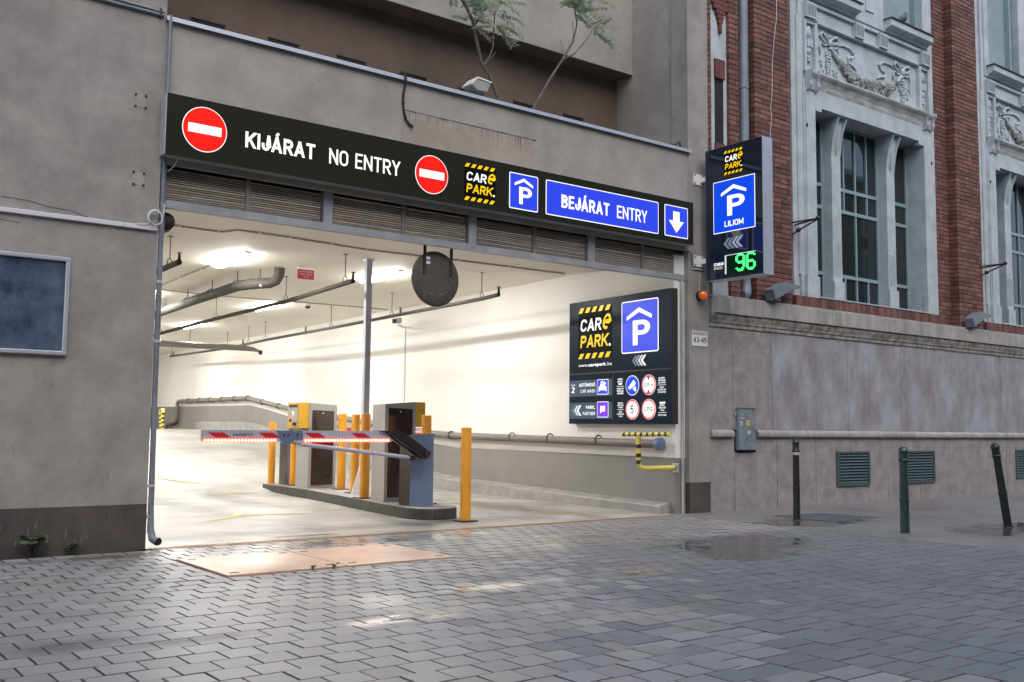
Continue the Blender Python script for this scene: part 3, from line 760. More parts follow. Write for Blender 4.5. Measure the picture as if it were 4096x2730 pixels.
lettering(FS, 'KIJÁRAT', .741, 1.472, 3.750, 3.905, M['w_e'], S, .004, .014)
lettering(FS, 'NO ENTRY', 1.628, 2.457, 3.742, 3.900, M['w_e'], S, .004, .0)
logo(FS, 3.287, 3.718, 3.618, 4.037, S)
pbox(FS, 3.915, 4.338, 3.616, 4.038, M['b_e'], S, .018)
p_symbol(FS, 3.985, 4.266, 3.682, 3.988, S)
pbox(FS, 4.458, 6.344, 3.616, 4.034, M['b_e'], S, .018)
lettering(FS, 'BEJÁRAT', 4.696, 5.475, 3.731, 3.889, M['w_e'], S, .007, .014)
lettering(FS, 'ENTRY', 5.605, 6.131, 3.728, 3.888, M['w_e'], S, .007, .0)
pbox(FS, 6.458, 6.896, 3.616, 4.030, M['b_e'], S, .018)
gfx('down_arrow', FS, [(6.615,3.955),(6.735,3.955),(6.735,3.83),(6.815,3.83),(6.675,3.675),(6.535,3.83),(6.615,3.83)], M['w_e'], S, .005, .007)

# blade sign standing out from the pillar
XB = 7.285
FB = Frame((XB, 0, 0), (0,-1,0), (-1,0,0))
B = thing('blade_sign', (7.39, -.6, 3.09), 'tall projecting sign with blue parking panel LILIOM and green number 96', 'sign')
MB().box(XB+.004, 7.487, -1.078, -.112, 3.090, 4.882).build('sign_case', M['alu'], B)
MB().box(XB, XB+.003, -1.070, -.118, 3.096, 4.878).build('sign_face', M['bladeblack'], B)
logo(FB, .444, .766, 4.486, 4.805, B)
pbox(FB, .257, .957, 3.712, 4.414, M['b2_e'], B, .004, .009)
p_symbol(FB, .385, .825, 3.925, 4.335, B)
lettering(FB, 'LILIOM', .451, .768, 3.783, 3.860, M['w_e'], B, .007, .014)
chevrons(FB, .427, .765, 3.482, 3.630, B, [M['s1'], M['s1'], M['s2'], M['white_s'] if 0 else M['s2']])
M['s4'] = glow('lit_pale', (.72,.76,.80), .95)
MB().box(XB-.006, XB-.001, -.965, -.452, 3.150, 3.402).build('number_display', M['screen'], B)
mb = MB(); mb.box(XB-.010, XB-.006, -.962, -.452, 3.394, 3.402); mb.box(XB-.010, XB-.006, -.475, -.452, 3.152, 3.393)
mb.build('display_frame', M['s4'], B)
DIG = {'9': ["..####..",".######.","##....##","##....##","##....##","##....##",".#######","..######","......##","......##","......##","##...##.",".######.","..####.."],
       '6': ["..####..",".######.","##....##","##......","##......","##......","######..","#######.","##....##","##....##","##....##","##....##",".######.","..####.."]}
for ch, a0 in (('9', .632), ('6', .802)):
    mb = MB()
    for r_, line in enumerate(DIG[ch]):
        for c_, q in enumerate(line):
            if q == '#':
                a = a0+.157*(c_+.5)/8; b_ = 3.398-.235*(r_+.5)/14
                plate(mb, FB, disc(a, b_, .0082, 8), .006, .011)
    mb.build('digit', M['g_e'], B)
lettering(FB, 'SZABAD', .258, .428, 3.280, 3.318, M['w_e'], B, .004, .02)
lettering(FB, 'SPACES', .258, .408, 3.228, 3.266, M['s4'], B, .004)
for z in (3.378, 4.505):
    q = MB().box(7.168, 7.378, -.012, -.001, z-.075, z+.075)
    q.build('mounting_plate', M['white_s'], B)
    for sx in (7.19, 7.356):
        for dz in (-.055, .055):
            MB().lathe([(.010, 0), (.010, -.010), (.003, -.012)], (sx, -.012, z+dz), 8, 'y').build('bolt', M['darkmetal'], B)
    MB().box(7.300, 7.372, -.115, -.0125, z-.035, z+.035).build('bracket_arm', M['white_s'], B)

# information board on the inner wall
th = Vector((-.05, -1, 0)).normalized(); nb = Vector((-1, .05, 0)).normalized()
def wp(y, off, z=0): return Vector((wallx(y)-off, y, z))
FI = Frame(wp(2.21, .12), th, nb)      # a runs from the far edge towards the street
I = thing('information_board', wp(1.1, .06, 1.17), 'black lit tariff and rules board on the inner wall reading CARe PARK with blue P', 'sign')
BW, b0, b1 = 2.197, 1.169, 2.972
mb = MB(); mb.poly([FI.p(0,b0,-.115), FI.p(BW,b0,-.115), FI.p(BW,b1,-.115), FI.p(0,b1,-.115)], FI.n*.112); mb.build('sign_case', M['darkmetal'], I)
gfx('sign_face', FI, [(.006,1.912),(BW-.006,1.912),(BW-.006,b1-.006),(.006,b1-.006)], M['boardblack'], I, -.002, 0)
gfx('sign_face', FI, [(.006,b0+.006),(1.0,b0+.006),(1.0,1.892),(.006,1.892)], M['boardblack'], I, -.002, 0)
gfx('sign_face', FI, [(1.018,b0+.006),(BW-.006,b0+.006),(BW-.006,1.892),(1.018,1.892)], M['boardblack'], I, -.002, .001)
A = lambda y: 2.21-y        # wall y to board a
logo(FI, A(1.983), A(1.226), 2.121, 2.871, I)
pbox(FI, A(1.012), A(.26), 2.146, 2.872, M['b_e'], I, .03, .014)
p_symbol(FI, A(.91), A(.38), 2.25, 2.77, I)
lettering(FI, 'www.', A(1.978), A(1.752), 2.003, 2.050, M['w_e'], I, .003)
lettering(FI, 'carepark', A(1.748), A(1.345), 2.003, 2.050, M['w_e'], I, .003, .03)
lettering(FI, '.hu', A(1.338), A(1.224), 2.003, 2.050, M['w_e'], I, .003)
chevrons(FI, A(.79), A(.495), 1.965, 2.110, I, [M['s1'], M['s2'], M['s4'], M['w_e']])
for t, bb in ((1.807, 1.570), (1.479, 1.243)):
    gfx('slate_band', FI, [(.012,bb),(.992,bb),(.992,t),(.012,t)], M['band'], I, .0002, .002)
lettering(FI, 'Level', A(2.15), A(2.06), 1.727, 1.757, M['w_e'], I, .004)
lettering(FI, '2', A(2.14), A(2.075), 1.625, 1.712, M['w_e'], I, .004, .015)
lettering(FI, 'AUTÓMOSÓ', A(1.965), A(1.594), 1.712, 1.760, M['w_e'], I, .004, .02)
lettering(FI, 'CAR WASH', A(1.925), A(1.594), 1.622, 1.668, M['w_e'], I, .004, .0)
lettering(FI, 'PARKL', A(1.80), A(1.594), 1.385, 1.432, M['w_e'], I, .004, .02)
lettering(FI, 'PARTNER', A(1.875), A(1.594), 1.295, 1.342, M['w_e'], I, .004, .0)
chevrons(FI, A(2.14), A(1.90), 1.290, 1.440, I, [M['s1'], M['s4'], M['w_e']], 3)
pbox(FI, A(1.547), A(1.298), 1.588, 1.806, M['b_e'], I, .012, .008)
pbox(FI, A(1.547), A(1.298), 1.262, 1.488, M['p_e'], I, .012, .008)
# washed car symbol and speech bubble p symbol
cxa = A(1.4225)
gfx('car_symbol', FI, [(cxa-.085,1.635),(cxa-.085,1.69),(cxa-.06,1.71),(cxa-.04,1.745),(cxa+.04,1.745),(cxa+.06,1.71),(cxa+.085,1.69),(cxa+.085,1.635),(cxa+.06,1.635),(cxa+.06,1.65),(cxa-.06,1.65),(cxa-.06,1.635)], M['w_e'], I, .005, .007)
mb = MB()
for dx, dz in ((-.03,.765),(0,.778),(.035,.765),(.06,.752)): plate(mb, FI, disc(cxa+dx, 1+dz-.005, .014, 10), .005, .007)
mb.build('water_drop', M['w_e'], I)
gfx('bubble_symbol', FI, [(cxa-.05,1.315),(cxa-.05,1.425),(cxa+.055,1.425),(cxa+.055,1.345),(cxa-.02,1.345)], M['w_e'], I, .005, .007)
lettering(FI, 'P', cxa-.012, cxa+.015, 1.372, 1.400, M['p_e'], I, .009)
def round_sign(y, b_, kind):
    c = A(y); r = .138
    gfx('sign_ring', FI, disc(c, b_, r, 40), M['w_e'], I, .002, .004)
    if kind == 'cctv':
        gfx('sign_disc', FI, disc(c, b_, r-.008, 40), M['b2_e'], I, .004, .006)
        gfx('camera_symbol', FI, [(c-.085,b_-.03),(c+.03,b_+.075),(c+.07,b_+.03),(c+.06,b_+.0),(c-.05,b_-.055)], M['w_e'], I, .006, .008)
        gfx('camera_symbol', FI, [(c+.01,b_-.045),(c+.07,b_-.015),(c+.085,b_-.075),(c+.06,b_-.085)], M['w_e'], I, .006, .008)
        return
    gfx('sign_disc', FI, disc(c, b_, r-.004, 40), M['r_e'], I, .004, .006)
    gfx('sign_disc', FI, disc(c, b_, r-.024, 40), M['w_e'], I, .006, .008)
    if kind == 'h':
        lettering(FI, '2,05 m', c-.10, c+.10, b_-.026, b_+.026, M['pix'], I, .010, .02)
        gfx('wedge', FI, [(c-.03,b_+.112),(c,b_+.062),(c+.03,b_+.112)], M['pix'], I, .008, .010)
        gfx('wedge', FI, [(c-.03,b_-.112),(c+.03,b_-.112),(c,b_-.062)], M['pix'], I, .008, .010)
    elif kind == '5': lettering(FI, '5', c-.034, c+.034, b_-.058, b_+.058, M['pix'], I, .010, .008)
    else: lettering(FI, 'LPG', c-.085, c+.085, b_-.030, b_+.030, M['pix'], I, .010, .02)
round_sign(.786, 1.699, 'cctv'); round_sign(.453, 1.698, 'h'); round_sign(.787, 1.369, '5'); round_sign(.454, 1.370, 'lpg')
def small(lines, y0, y1, bt, bb):
    n = len(lines); h = (bt-bb)/n; mb = MB()
    for i, s_ in enumerate(lines):
        c = (A(y0)+A(y1))/2; W = (A(y1)-A(y0)); L_ = max(len(q) for q in lines)
        if s_ == '-': plate(mb, FI, [(A(y0), bt-(i+.45)*h), (A(y1), bt-(i+.45)*h), (A(y1), bt-(i+.6)*h), (A(y0), bt-(i+.6)*h)], .002, .003); continue
        hw = W/2*max(.45, len(s_)/L_); (stroke_text if all(ch in GL or ch == ' ' for ch in s_) else put_text)(mb, FI, s_, c-hw, c+hw, bt-(i+.88)*h, bt-(i+.2)*h, .003, .15)
    mb.build('small_print', M['w_e'], I)
small(['KAMERÁVAL','MEGFIGYELT','TERÜLET','-','24 HOURS CCTV','SURVEILLANCE','& MONITORING'], 1.115, .965, 1.810, 1.580)
small(['MAGASSÁG-','KORLÁTOZÁS','2,05 MÉTER','-','HEIGHT','RESTRICTION','2.05 METRES'], .275, .118, 1.800, 1.580)
small(['SEBESSÉG-','KORLÁTOZÁS','5 KM/ÓRA','-','SPEED','RESTRICTION','5 KM/H'], 1.107, .963, 1.475, 1.262)
small(['GÁZÜZEMŰ','AUTÓVAL','BEHAJTANI','TILOS','-','NO LPG CARS'], .267, .112, 1.470, 1.275)

# ------------------------------------------------------------------ louvre grille over the entrance
LG = thing('louvre_grille', (3.6, .11, 3.10), 'weathered steel louvre grille spanning the entrance under the long sign', 'grille')
mb = MB(); mb.box(.03, 7.185, .06, .135, 3.105, 3.178); mb.build('bottom_rail', M['galv'], LG)
MB().box(.03, 7.185, .06, .135, 3.500, 3.504).build('top_rail', M['galv'], LG)
MB().box(.03, .062, .06, .135, 3.179, 3.499).build('upright', M['galv'], LG)
for a, b_ in ((1.690,1.788),(3.507,3.608),(5.320,5.427),(7.127,7.185)):
    MB().box(a, b_, .062, .135, 3.179, 3.499).build('upright', M['galv'], LG)
NS = 14
for a, b_ in ((.063,1.689),(1.789,3.506),(3.609,5.319),(5.428,7.126)):
    pn = MB().box((a+b_)/2-.022, (a+b_)/2+.022, .068, .090, 3.179, 3.499).build('louvre_panel', M['louvre'], LG)
    MB().box(a, a+.012, .066, .12, 3.1795, 3.4985).build('panel_frame', M['louvre'], pn)
    MB().box(b_-.012, b_, .066, .12, 3.1795, 3.4985).build('panel_frame', M['louvre'], pn)
    hgt = .315/NS
    for k in range(NS):
        z = 3.182+hgt*(k+.42); sag = R.uniform(-.002, .002); wd = R.uniform(-.15, .15)
        q = MB(); an = math.radians(51)
        q.obox(((a+b_)/2, .103, z+sag), (1,0,0), (0,math.cos(an),math.sin(an)), (0,-math.sin(an),math.cos(an)), (b_-a)/2-.013, .0126, .0012)
        q.build('slat', M['louvre'], pn)
# ------------------------------------------------------------------ bollards
def bollard_mesh(h, r):
    p = MB().lathe([(r, .012), (r, h-.012), (r*.96, h-.004), (r*.8, h)], (0,0,0), 24)
    pl = MB().box(-r*1.75, r*1.75, -r*1.75, r*1.75, 0, .011)
    return p, pl
YB = [((3.914,.645,0),1.10,.063,'yellow bollard standing alone in front of the kerbed island, nearest the street'),
      ((4.219,6.825,0),1.163,.060,'pale yellow bollard at the far end of the island, on the exit lane floor'),
      ((4.29,6.12,.13),1.18,.060,'yellow bollard beside the exit ticket machine with the yellow keypad head'),
      ((4.465,4.795,.13),1.16,.064,'yellow bollard just behind the exit ticket machine, standing apart'),
      ((4.245,3.967,.13),1.145,.062,'yellow bollard half hidden behind another one, with a white sheet leaning on it'),
      ((3.841,2.945,.13),1.14,.066,'yellow bollard in front of the thin white post on the island'),
      ((4.04,1.72,.13),1.12,.063,'yellow bollard behind the barrier cabinet, only its upper end showing')]
for i, (loc, h, r, lab) in enumerate(YB):
    t = thing('yellow_bollard', loc, lab, 'bollard', 'yellow bollards round the traffic island')
    p, pl = bollard_mesh(h, r)
    o = p.build('post', M['yellow']); o.parent = t
    o = pl.build('base_plate', M['darkmetal']); o.parent = t
def green_bollard(loc, h, r, lab, m, tilt=0):
    t = thing('street_bollard', loc, lab, 'bollard', 'cast iron bollards along the walkway')
    o = MB().lathe([(r*1.02,0),(r,.02),(r*.98,.38*h),(r*1.10,.385*h),(r*1.10,.40*h),(r*.97,.405*h),(r*.92,.83*h)], (0,0,0), 20).build('post', m); o.parent = t
    o = MB().lathe([(r*.92,.83*h),(r*1.08,.835*h),(r*1.12,.85*h),(r*.95,.86*h),(r*.95,.935*h),(r*1.14,.94*h),(r*1.14,.955*h),(r*1.0,.965*h),(r*.86,.982*h),(r*.5,.996*h),(r*.1,h)], (0,0,0), 20).build('head', m); o.parent = t
    o = MB().lathe([(r*1.5,-.004),(r*1.45,.006),(r*1.03,.008)], (0,0,0), 16).build('footing', M['walk']); o.parent = t
    t.rotation_euler = (0, tilt, 0)
    return t
t = green_bollard((7.514,-1.359,0), 1.004, .043, 'slim black bollard with a pale sticker, beside the dark cover on the walkway', M['greenk'])
q = MB().lathe([(.0405,.80),(.0418,.81),(.0418,.84),(.0405,.845)], (0,0,0), 16); o = q.build('worn_band', M['sticker_w']); o.parent = t
t2 = green_bollard((7.163,-3.029,0), .938, .050, 'thick dark green bollard standing upright in front of the second vent', M['green'])
t3 = green_bollard((8.98,-3.248,0), .985, .047, 'dark green bollard leaning over beside a puddle', M['greenk'])
t3.rotation_euler = Matrix.Rotation(math.radians(-7.5), 3, Vector((.607,.794,0))).to_euler()

# ------------------------------------------------------------------ ticket machines
def machine(name, lab, c, head):
    """c: corners of the housing in plan (front-left, front-right, back-right, back-left)"""
    t = thing(name, (sum(p[0] for p in c)/4, sum(p[1] for p in c)/4, .13), lab, 'ticket machine', 'ticket machines on the traffic island')
    z0, zl, zr = .13, 1.455, 1.43
    if head == 'right': zl, zr = 1.395, 1.43
    v = [(*p, z0) for p in c]+[(*c[0], zl), (*c[1], zr), (*c[2], zr), (*c[3], zl)]
    MB().add(v, [(3,2,1,0),(4,5,6,7),(0,1,5,4),(1,2,6,5),(2,3,7,6),(3,0,4,7)]).build('housing', M['grey_h'], t)
    a, b_ = Vector((*c[0], 0)), Vector((*c[1], 0)); u = (b_-a).normalized(); n = Vector((u.y, -u.x, 0)); W = (b_-a).length
    F = Frame(a, u, n)
    l, r_ = W*.09, W*.89
    d = gfx('door_panel', F, [(l,.185),(r_,.185),(r_,1.335),(l,1.345)], M['panelbrown'], t, .001, .005)
    gfx('lock', F, disc((l+r_)/2, 1.30, .012, 12), M['alu'], d, .005, .009)
    gfx('panel_seam', F, [(l+.01,.99),(r_-.01,.99),(r_-.01,.993),(l+.01,.993)], M['black'], d, .005, .006)
    gfx('edge_strip', F, [(l-.006,.18),(l-.001,.18),(l-.001,1.35),(l-.006,1.35)], M['alu'], t, .001, .008)
    return t, F, W
t, F, W = machine('ticket_machine', 'grey ticket machine with a yellow keypad head facing the exit lane', [(4.049,5.10),(4.575,5.20),(4.60,5.62),(4.075,5.58)], 'left')
# head with keypad on the exit side
hd = MB(); hd.obox((3.965, 5.31, 1.262), (1,0,0), (0,1,0), (0,0,1), .087, .20, .197); hd.build('machine_head', M['yellow2'], t)
FH = Frame((3.877, 5.50, 0), (0,-1,0), (-1,0,0))
kp_ = gfx('keypad', FH, [(.03,1.10),(.36,1.10),(.36,1.43),(.03,1.43)], M['grey_h'], t, .001, .006)
gfx('display', FH, [(.05,1.385),(.34,1.385),(.34,1.425),(.05,1.425)], M['pix'], kp_, .006, .009)
gfx('call_button', FH, disc(.20,1.30,.022,12), M['led'], kp_, .006, .010)
gfx('call_button', FH, disc(.20,1.255,.016,12), M['white_s'], kp_, .006, .010)
gfx('ticket_slot', FH, [(.06,1.16),(.15,1.16),(.15,1.20),(.06,1.20)], M['pix'], kp_, .006, .009)
gfx('card_reader', FH, [(.22,1.105),(.31,1.105),(.31,1.15),(.22,1.15)], M['pix'], kp_, .006, .03)
gfx('print_area', FH, [(.05,1.11),(.17,1.11),(.17,1.225),(.05,1.225)], M['yellow'], kp_, .005, .0065)
MB().box(3.955, 4.045, 5.14, 5.48, 1.0, 1.062).build('head_bracket', M['grey_h'], t)
t, F, W = machine('ticket_machine', 'grey ticket machine beside the barrier cabinet, its yellow head on the entry side', [(3.717,2.213),(4.180,2.205),(4.26,2.72),(3.833,2.742)], 'right')
MB().obox((4.258, 2.40, 1.264), (1,0,0), (0,1,0), (0,0,1), .074, .185, .164).build('machine_head', M['yellow2'], t)
MB().box(4.335, 4.34, 2.26, 2.54, 1.13, 1.40).build('keypad', M['grey_h'], t)

# ------------------------------------------------------------------ barriers
def barrier(name, lab, group, poly, xa, ya, x_end, sgn, full=True):
    """cabinet in plan poly; arm in the plane y=ya from xa to x_end"""
    cx = sum(p[0] for p in poly)/len(poly); cyy = sum(p[1] for p in poly)/len(poly)
    t = thing(name, (cx, cyy, .13), lab, 'barrier', group)
    v = []; n = len(poly)
    top = lambda x, y: .955+ (1.6-y+ (ya-1.18))*.11
    mb = MB(); vs = [(x, y, .13) for x, y in poly]+[(x, y, top(x, y)) for x, y in poly]
    mb.add(vs, [tuple(range(n))[::-1], tuple(range(n, 2*n))]+[(i, (i+1)%n, (i+1)%n+n, i+n) for i in range(n)])
    cab = mb.build('cabinet', M['bluegrey'], t)
    q = [(cx+(x-cx)*1.05, cyy+(y-cyy)*1.05) for x, y in poly]
    vs = [(x, y, top(x, y)+.001) for x, y in q]+[(x, y, top(x, y)+.028) for x, y in q]
    MB().add(vs, [tuple(range(n))[::-1], tuple(range(n, 2*n))]+[(i, (i+1)%n, (i+1)%n+n, i+n) for i in range(n)]).build('cabinet_lid', M['bluegrey'], t)
    a, b_ = poly[0], poly[1]
    d = Vector((b_[0]-a[0], b_[1]-a[1], 0)).normalized(); nn = Vector((d.y, -d.x, 0))
    if nn.dot(Vector((cx-a[0], cyy-a[1], 0))) > 0: nn = -nn
    MB().poly([Vector((*a, .14))+nn*.001, Vector((*b_, .14))+nn*.001, Vector((*b_, top(*b_)-.02))+nn*.001, Vector((*a, top(*a)-.02))+nn*.001], nn*.004).build('side_panel', M['panelbrown'], t)
    Fa = Frame((xa, ya, 0), (sgn, 0, 0), (0,-1,0)); X = lambda x: (x-xa)*sgn
    th_ = .045
    def seg(n_, pts, m, d0, d1, par): return gfx(n_, Fa, [(X(x), z) for x, z in pts], m, par, d0, d1)
    if full:
        seg('bracket', [(3.04,1.052),(3.28,1.052),(3.36,1.028),(3.735,.79),(3.715,.745),(3.665,.712),(3.60,.742),(3.25,.955),(3.15,1.02)], M['black'], .012, .055, t)
        seg('bracket', [(3.04,1.052),(3.28,1.052),(3.36,1.028),(3.735,.79),(3.715,.745),(3.665,.712),(3.60,.742),(3.25,.955),(3.15,1.02)], M['black'], -.10, -.05, t)
        MB().lathe([(.03,-.09),(.03,.20)], (3.66, ya, .775), 14, 'y').build('pivot', M['darkmetal'], t)
        armA = seg('arm', [(2.06,1.047),(3.085,1.047),(3.235,.94),(3.20,.922),(2.06,.928)], M['arm'], -.045, .010, t)
        armB = seg('arm', [(.917,1.047),(1.74,1.047),(1.80,.93),(.917,.930)], M['arm'], -.045, .010, t)
        seg('arm_joint', [(1.742,1.047),(2.058,1.042),(2.058,.945),(1.96,.935),(1.90,.895),(1.83,.905),(1.802,.93)], M['bluegrey'], -.04, .016, t)
        for x, z in ((1.83,.995),(1.88,.995),(1.99,1.0)):
            seg('bolt', [(x+.011*math.cos(k*PI/4), z+.011*math.sin(k*PI/4)) for k in range(8)], M['black'], .016, .022, t)
        for par, xs in ((armB, (.97, 1.53)), (armA, (2.08, 2.66))):
            for x in xs:
                seg('red_chevron', [(x,1.022),(x+.17,1.022),(x+.26,.968),(x+.09,.968)], M['red'], .010, .013, par)
        tx = MB(); stroke_text(tx, Fa, 'MAGNETIC', X(1.25), X(1.47), .984, 1.014, .012, .17); tx.build('lettering', M['pix'], armB)
        for par, x0, x1 in ((armB, .925, 1.74), (armA, 2.075, 3.17)):
            seg('led_strip', [(x0,.956),(x1,.956),(x1,.920),(x0,.920)], M['ledbase'], .010, .016, par)
            k = int((x1-x0)/.036); q = MB()
            for i in range(k):
                xx = x0+(i+.5)*(x1-x0)/k; q.ball((xx, ya-.016, .938), .0145, 6, 4)
            q.build('led', M['led'], par)
        st = MB().tube([(2.03, ya-.01, .897), (3.42, ya-.01, .737)], .024, 12).build('strut', M['arm'], t)
        MB().tube([(1.91, ya-.01, .912), (2.029, ya-.01, .897)], .010, 8).build('strut_rod', M['bluegrey'], st)
        MB().tube([(3.421, ya-.01, .737), (3.50, ya-.01, .728)], .013, 8).build('strut_rod', M['alu'], st)
        MB().box(3.455, 3.53, ya-.028, ya+.06, .70, .755).build('strut_bracket', M['black'], t)
    else:
        arm = seg('arm', [(xa,1.08),(x_end,1.08),(x_end,1.0),(xa,1.0)], M['arm'], -.03, .02, t)
        k = int(abs(x_end-xa)/.55)
        for i in range(k):
            x = xa+sgn*(.10+i*.55)
            seg('red_chevron', [(x,1.075),(x+.22*sgn,1.075),(x+.16*sgn,1.03),(x-.06*sgn,1.03)], M['red'], .02, .023, arm)
        seg('led_strip', [(xa+.05*sgn,1.022),(x_end-.03*sgn,1.022),(x_end-.03*sgn,1.0),(xa+.05*sgn,1.0)], M['ledbase'], .020, .026, arm)
        q = MB(); k = int(abs(x_end-xa)/.04)
        for i in range(1, k): q.ball((xa+sgn*i*.04, ya-.028, 1.011), .008, 6, 4)
        q.build('led', M['led'], arm)
        MB().box(min(xa, xa-.16*sgn)-.05, max(xa, xa-.16*sgn)+.02, ya-.03, ya+.30, .97, 1.06).build('bracket', M['black'], t)
    return t
barrier('parking_barrier', 'blue grey barrier cabinet with lowered jointed arm, red lit, reaching across the exit lane', 'parking barriers on the traffic island',
        [(3.60,1.63),(3.634,1.445),(3.842,1.238),(3.875,1.50),(3.76,1.66)], 3.2, 1.18, .917, 1)
barrier('parking_barrier', 'barrier with red lit arm across the entry lane, behind the ticket machines', 'parking barriers on the traffic island',
        [(4.24,6.55),(4.27,6.33),(4.52,6.25),(4.56,6.5),(4.45,6.62)], 4.42, 5.85, 6.72, 1, False)

# post, mirror
t = thing('white_post', (3.895, 3.06, .13), 'thin white square post rising from the island to the ceiling', 'post')
MB().box(3.852, 3.938, 3.03, 3.10, .14, 3.40).build('post', M['postgrey'], t)
MB().box(3.82, 3.97, 3.0, 3.13, .13, .14).build('base_plate', M['alu'], t)
MB().box(3.835, 3.955, 3.01, 3.12, 3.40, 3.428).build('head_plate', M['alu'], t)
t = thing('traffic_mirror', (3.14, .2, 3.10), 'back of a round convex traffic mirror hanging from the grille', 'mirror')
MB().lathe([(.10,.055),(.26,.035),(.300,.018),(.312,.0),(.312,-.012),(.300,-.022),(.2,-.028),(.02,-.030)], (3.148, .20, 2.752), 40, 'y').build('mirror_disc', M['mirrorback'], t)
for x in (2.985, 3.338):
    mb = MB(); mb.box(x-.018, x+.018, .160, .168, 2.80, 3.112); mb.build('hanger_strap', M['pipe'], t)
for z in (2.975, 2.925):
    MB().box(3.0, 3.06, .1685, .1695, z-.016, z+.016).build('sticker', M['white_s'], t)
for x in (3.09, 3.21):
    MB().ball((x, .172, 2.585), .006, 6, 4).build('screw', M['alu'], t)

# ------------------------------------------------------------------ garage services
def ceil_lamp(x, y, lab):
    t = thing('ceiling_lamp', (x, y, 3.40), lab, 'lamp', 'tube lamps on the garage ceiling')
    ax = Vector((.06, 1, 0)).normalized(); sx = Vector((1, -.06, 0)).normalized()
    MB().obox((x, y, 3.415), ax, sx, (0,0,1), .66, .050, .014).build('lamp_housing', M['white_s'], t)
    MB().obox((x, y, 3.390), ax, sx, (0,0,1), .62, .060, .0108).build('diffuser', M['lamp'], t)
LN = 'tube lamp on the garage ceiling, '
for x, y, s in ((2.39,4.26,'the large one above the bent drain pipe'),(2.62,9.1,'over the exit lane beyond the first'),(4.79,4.26,'the one crossed by the white post'),(5.05,9.18,'the middle one of three above the sprinkler pipe'),(5.29,13.9,'the small farthest one above the sprinkler pipe'),
                (2.86,13.9,'deep in the exit lane'),(5.5,18.6,'deep above the ramp plateau'),(3.0,18.6,'far above the plateau'),(.2,9.1,'in the bay behind the entrance wall'),(.4,15,'deep in the bay behind the entrance wall'),(4.5,23,'an added one brightening the far end')):  # the farthest lamp is added to brighten the back of the garage
    ceil_lamp(x, y, LN+s)

def hanger(mb, x, y, zb, zt=3.428):
    mb.tube([(x, y, zb+.07), (x, y, zt)], .006, 5)
    mb.tube([(x-.028, y, zb-.01), (x-.028, y, zb+.05), (x, y, zb+.085), (x+.028, y, zb+.05), (x+.028, y, zb-.01)], .006, 5)
    mb.box(x-.03, x+.03, y-.03, y+.03, zt-.003, zt)
def sprinkler(lab, pts, r, hang, heads, end_up=True):
    t = thing('sprinkler_pipe', pts[0], lab, 'pipe', 'sprinkler pipes under the garage ceiling')
    MB().tube(pts, r, 10).build('pipe', M['pipe'], t)
    for x, y in hang:
        # height of the pipe there
        best = min(range(len(pts)-1), key=lambda i: abs((pts[i][1]+pts[i+1][1])/2-y) if not (min(pts[i][1],pts[i+1][1]) <= y <= max(pts[i][1],pts[i+1][1])) else -1)
        (xa, ya, za), (xb, yb, zb) = pts[best], pts[best+1]; k = 0 if yb == ya else (y-ya)/(yb-ya)
        q = MB(); hanger(q, xa+(xb-xa)*k, y, za+(zb-za)*k+.02); q.build('hanger', M['pipe'], t)
    for x, y, z in heads:
        q = MB(); q.tube([(x, y, z), (x, y, z+.10)], [.022, .014], 8); q.lathe([(.008,.10),(.03,.112),(.03,.116)], (x, y, z), 10); q.build('sprinkler_head', M['pipe'], t)
def line_pts(a, b_, n=2): return [tuple(a[k]+(b_[k]-a[k])*i/(n-1) for k in range(3)) for i in range(n)]
sprinkler('thin sprinkler pipe running along the white wall under the ceiling', [(5.71,2.45,3.03),(5.80,3.0,3.03),(6.09,8.44,3.01),(6.28,12,3.01),(6.62,15.1,3.02),(6.95,20.3,3.10)], .030,
          [(0,3.0),(0,5.9),(0,8.44),(0,12.0),(0,13.27),(0,15.08),(0,20.2)], [(5.71,2.45,3.03),(5.95,5.6,3.03),(6.16,9.7,3.02),(6.42,13.6,3.02),(6.93,20.0,3.10)])
sprinkler('sprinkler pipe passing under the row of three ceiling lamps', [(3.42,2.62,3.03),(3.43,2.72,3.03),(3.705,5.33,3.03),(3.82,8.55,3.03),(4.1,12.5,3.05),(4.5,18,3.08)], .034,
          [(0,2.9),(0,5.33),(0,8.55),(0,12.5)], [(3.42,2.62,3.03)])
sprinkler('short sprinkler pipe end beside the entrance wall', [(1.142,2.76,3.05),(1.146,2.86,3.05),(1.26,5.2,3.06)], .036, [(0,3.16)], [(1.142,2.76,3.05)])
# bent drain pipe
t = thing('drain_pipe', (3.0, 6, 3.2), 'thick dark drain pipe with a bend hanging under the garage ceiling', 'pipe')
MB().tube([(3.27,4.62,3.43),(3.27,4.63,3.33),(3.25,4.70,3.245),(3.18,4.75,3.21),(2.98,4.98,3.20),(2.90,5.25,3.195),(2.92,5.6,3.195),(3.0,7.2,3.195),(3.20,9.9,3.20),(3.6,14,3.21)], .078, 16).build('pipe', M['pipe'], t)
for x, y in ((3.08,4.88),(2.90,5.3),(2.96,6.5),(3.06,7.9),(3.18,9.4)):
    q = MB(); q.tube([(x, y, 3.27), (x, y, 3.43)], .007, 5)
    q.tube([(x-.085, y, 3.2)]+[(x-.085*math.cos(PI*k/8), y, 3.2+.085*math.sin(PI*k/8)) for k in range(1, 8)]+[(x+.085, y, 3.2)], .007, 5); q.build('hanger', M['pipe'], t)
q = MB(); q.ball((3.10, 4.78, 3.19), .022, 8, 6); q.ball((3.06, 4.80, 3.165), .022, 8, 6); q.build('valve', M['alu'], t)
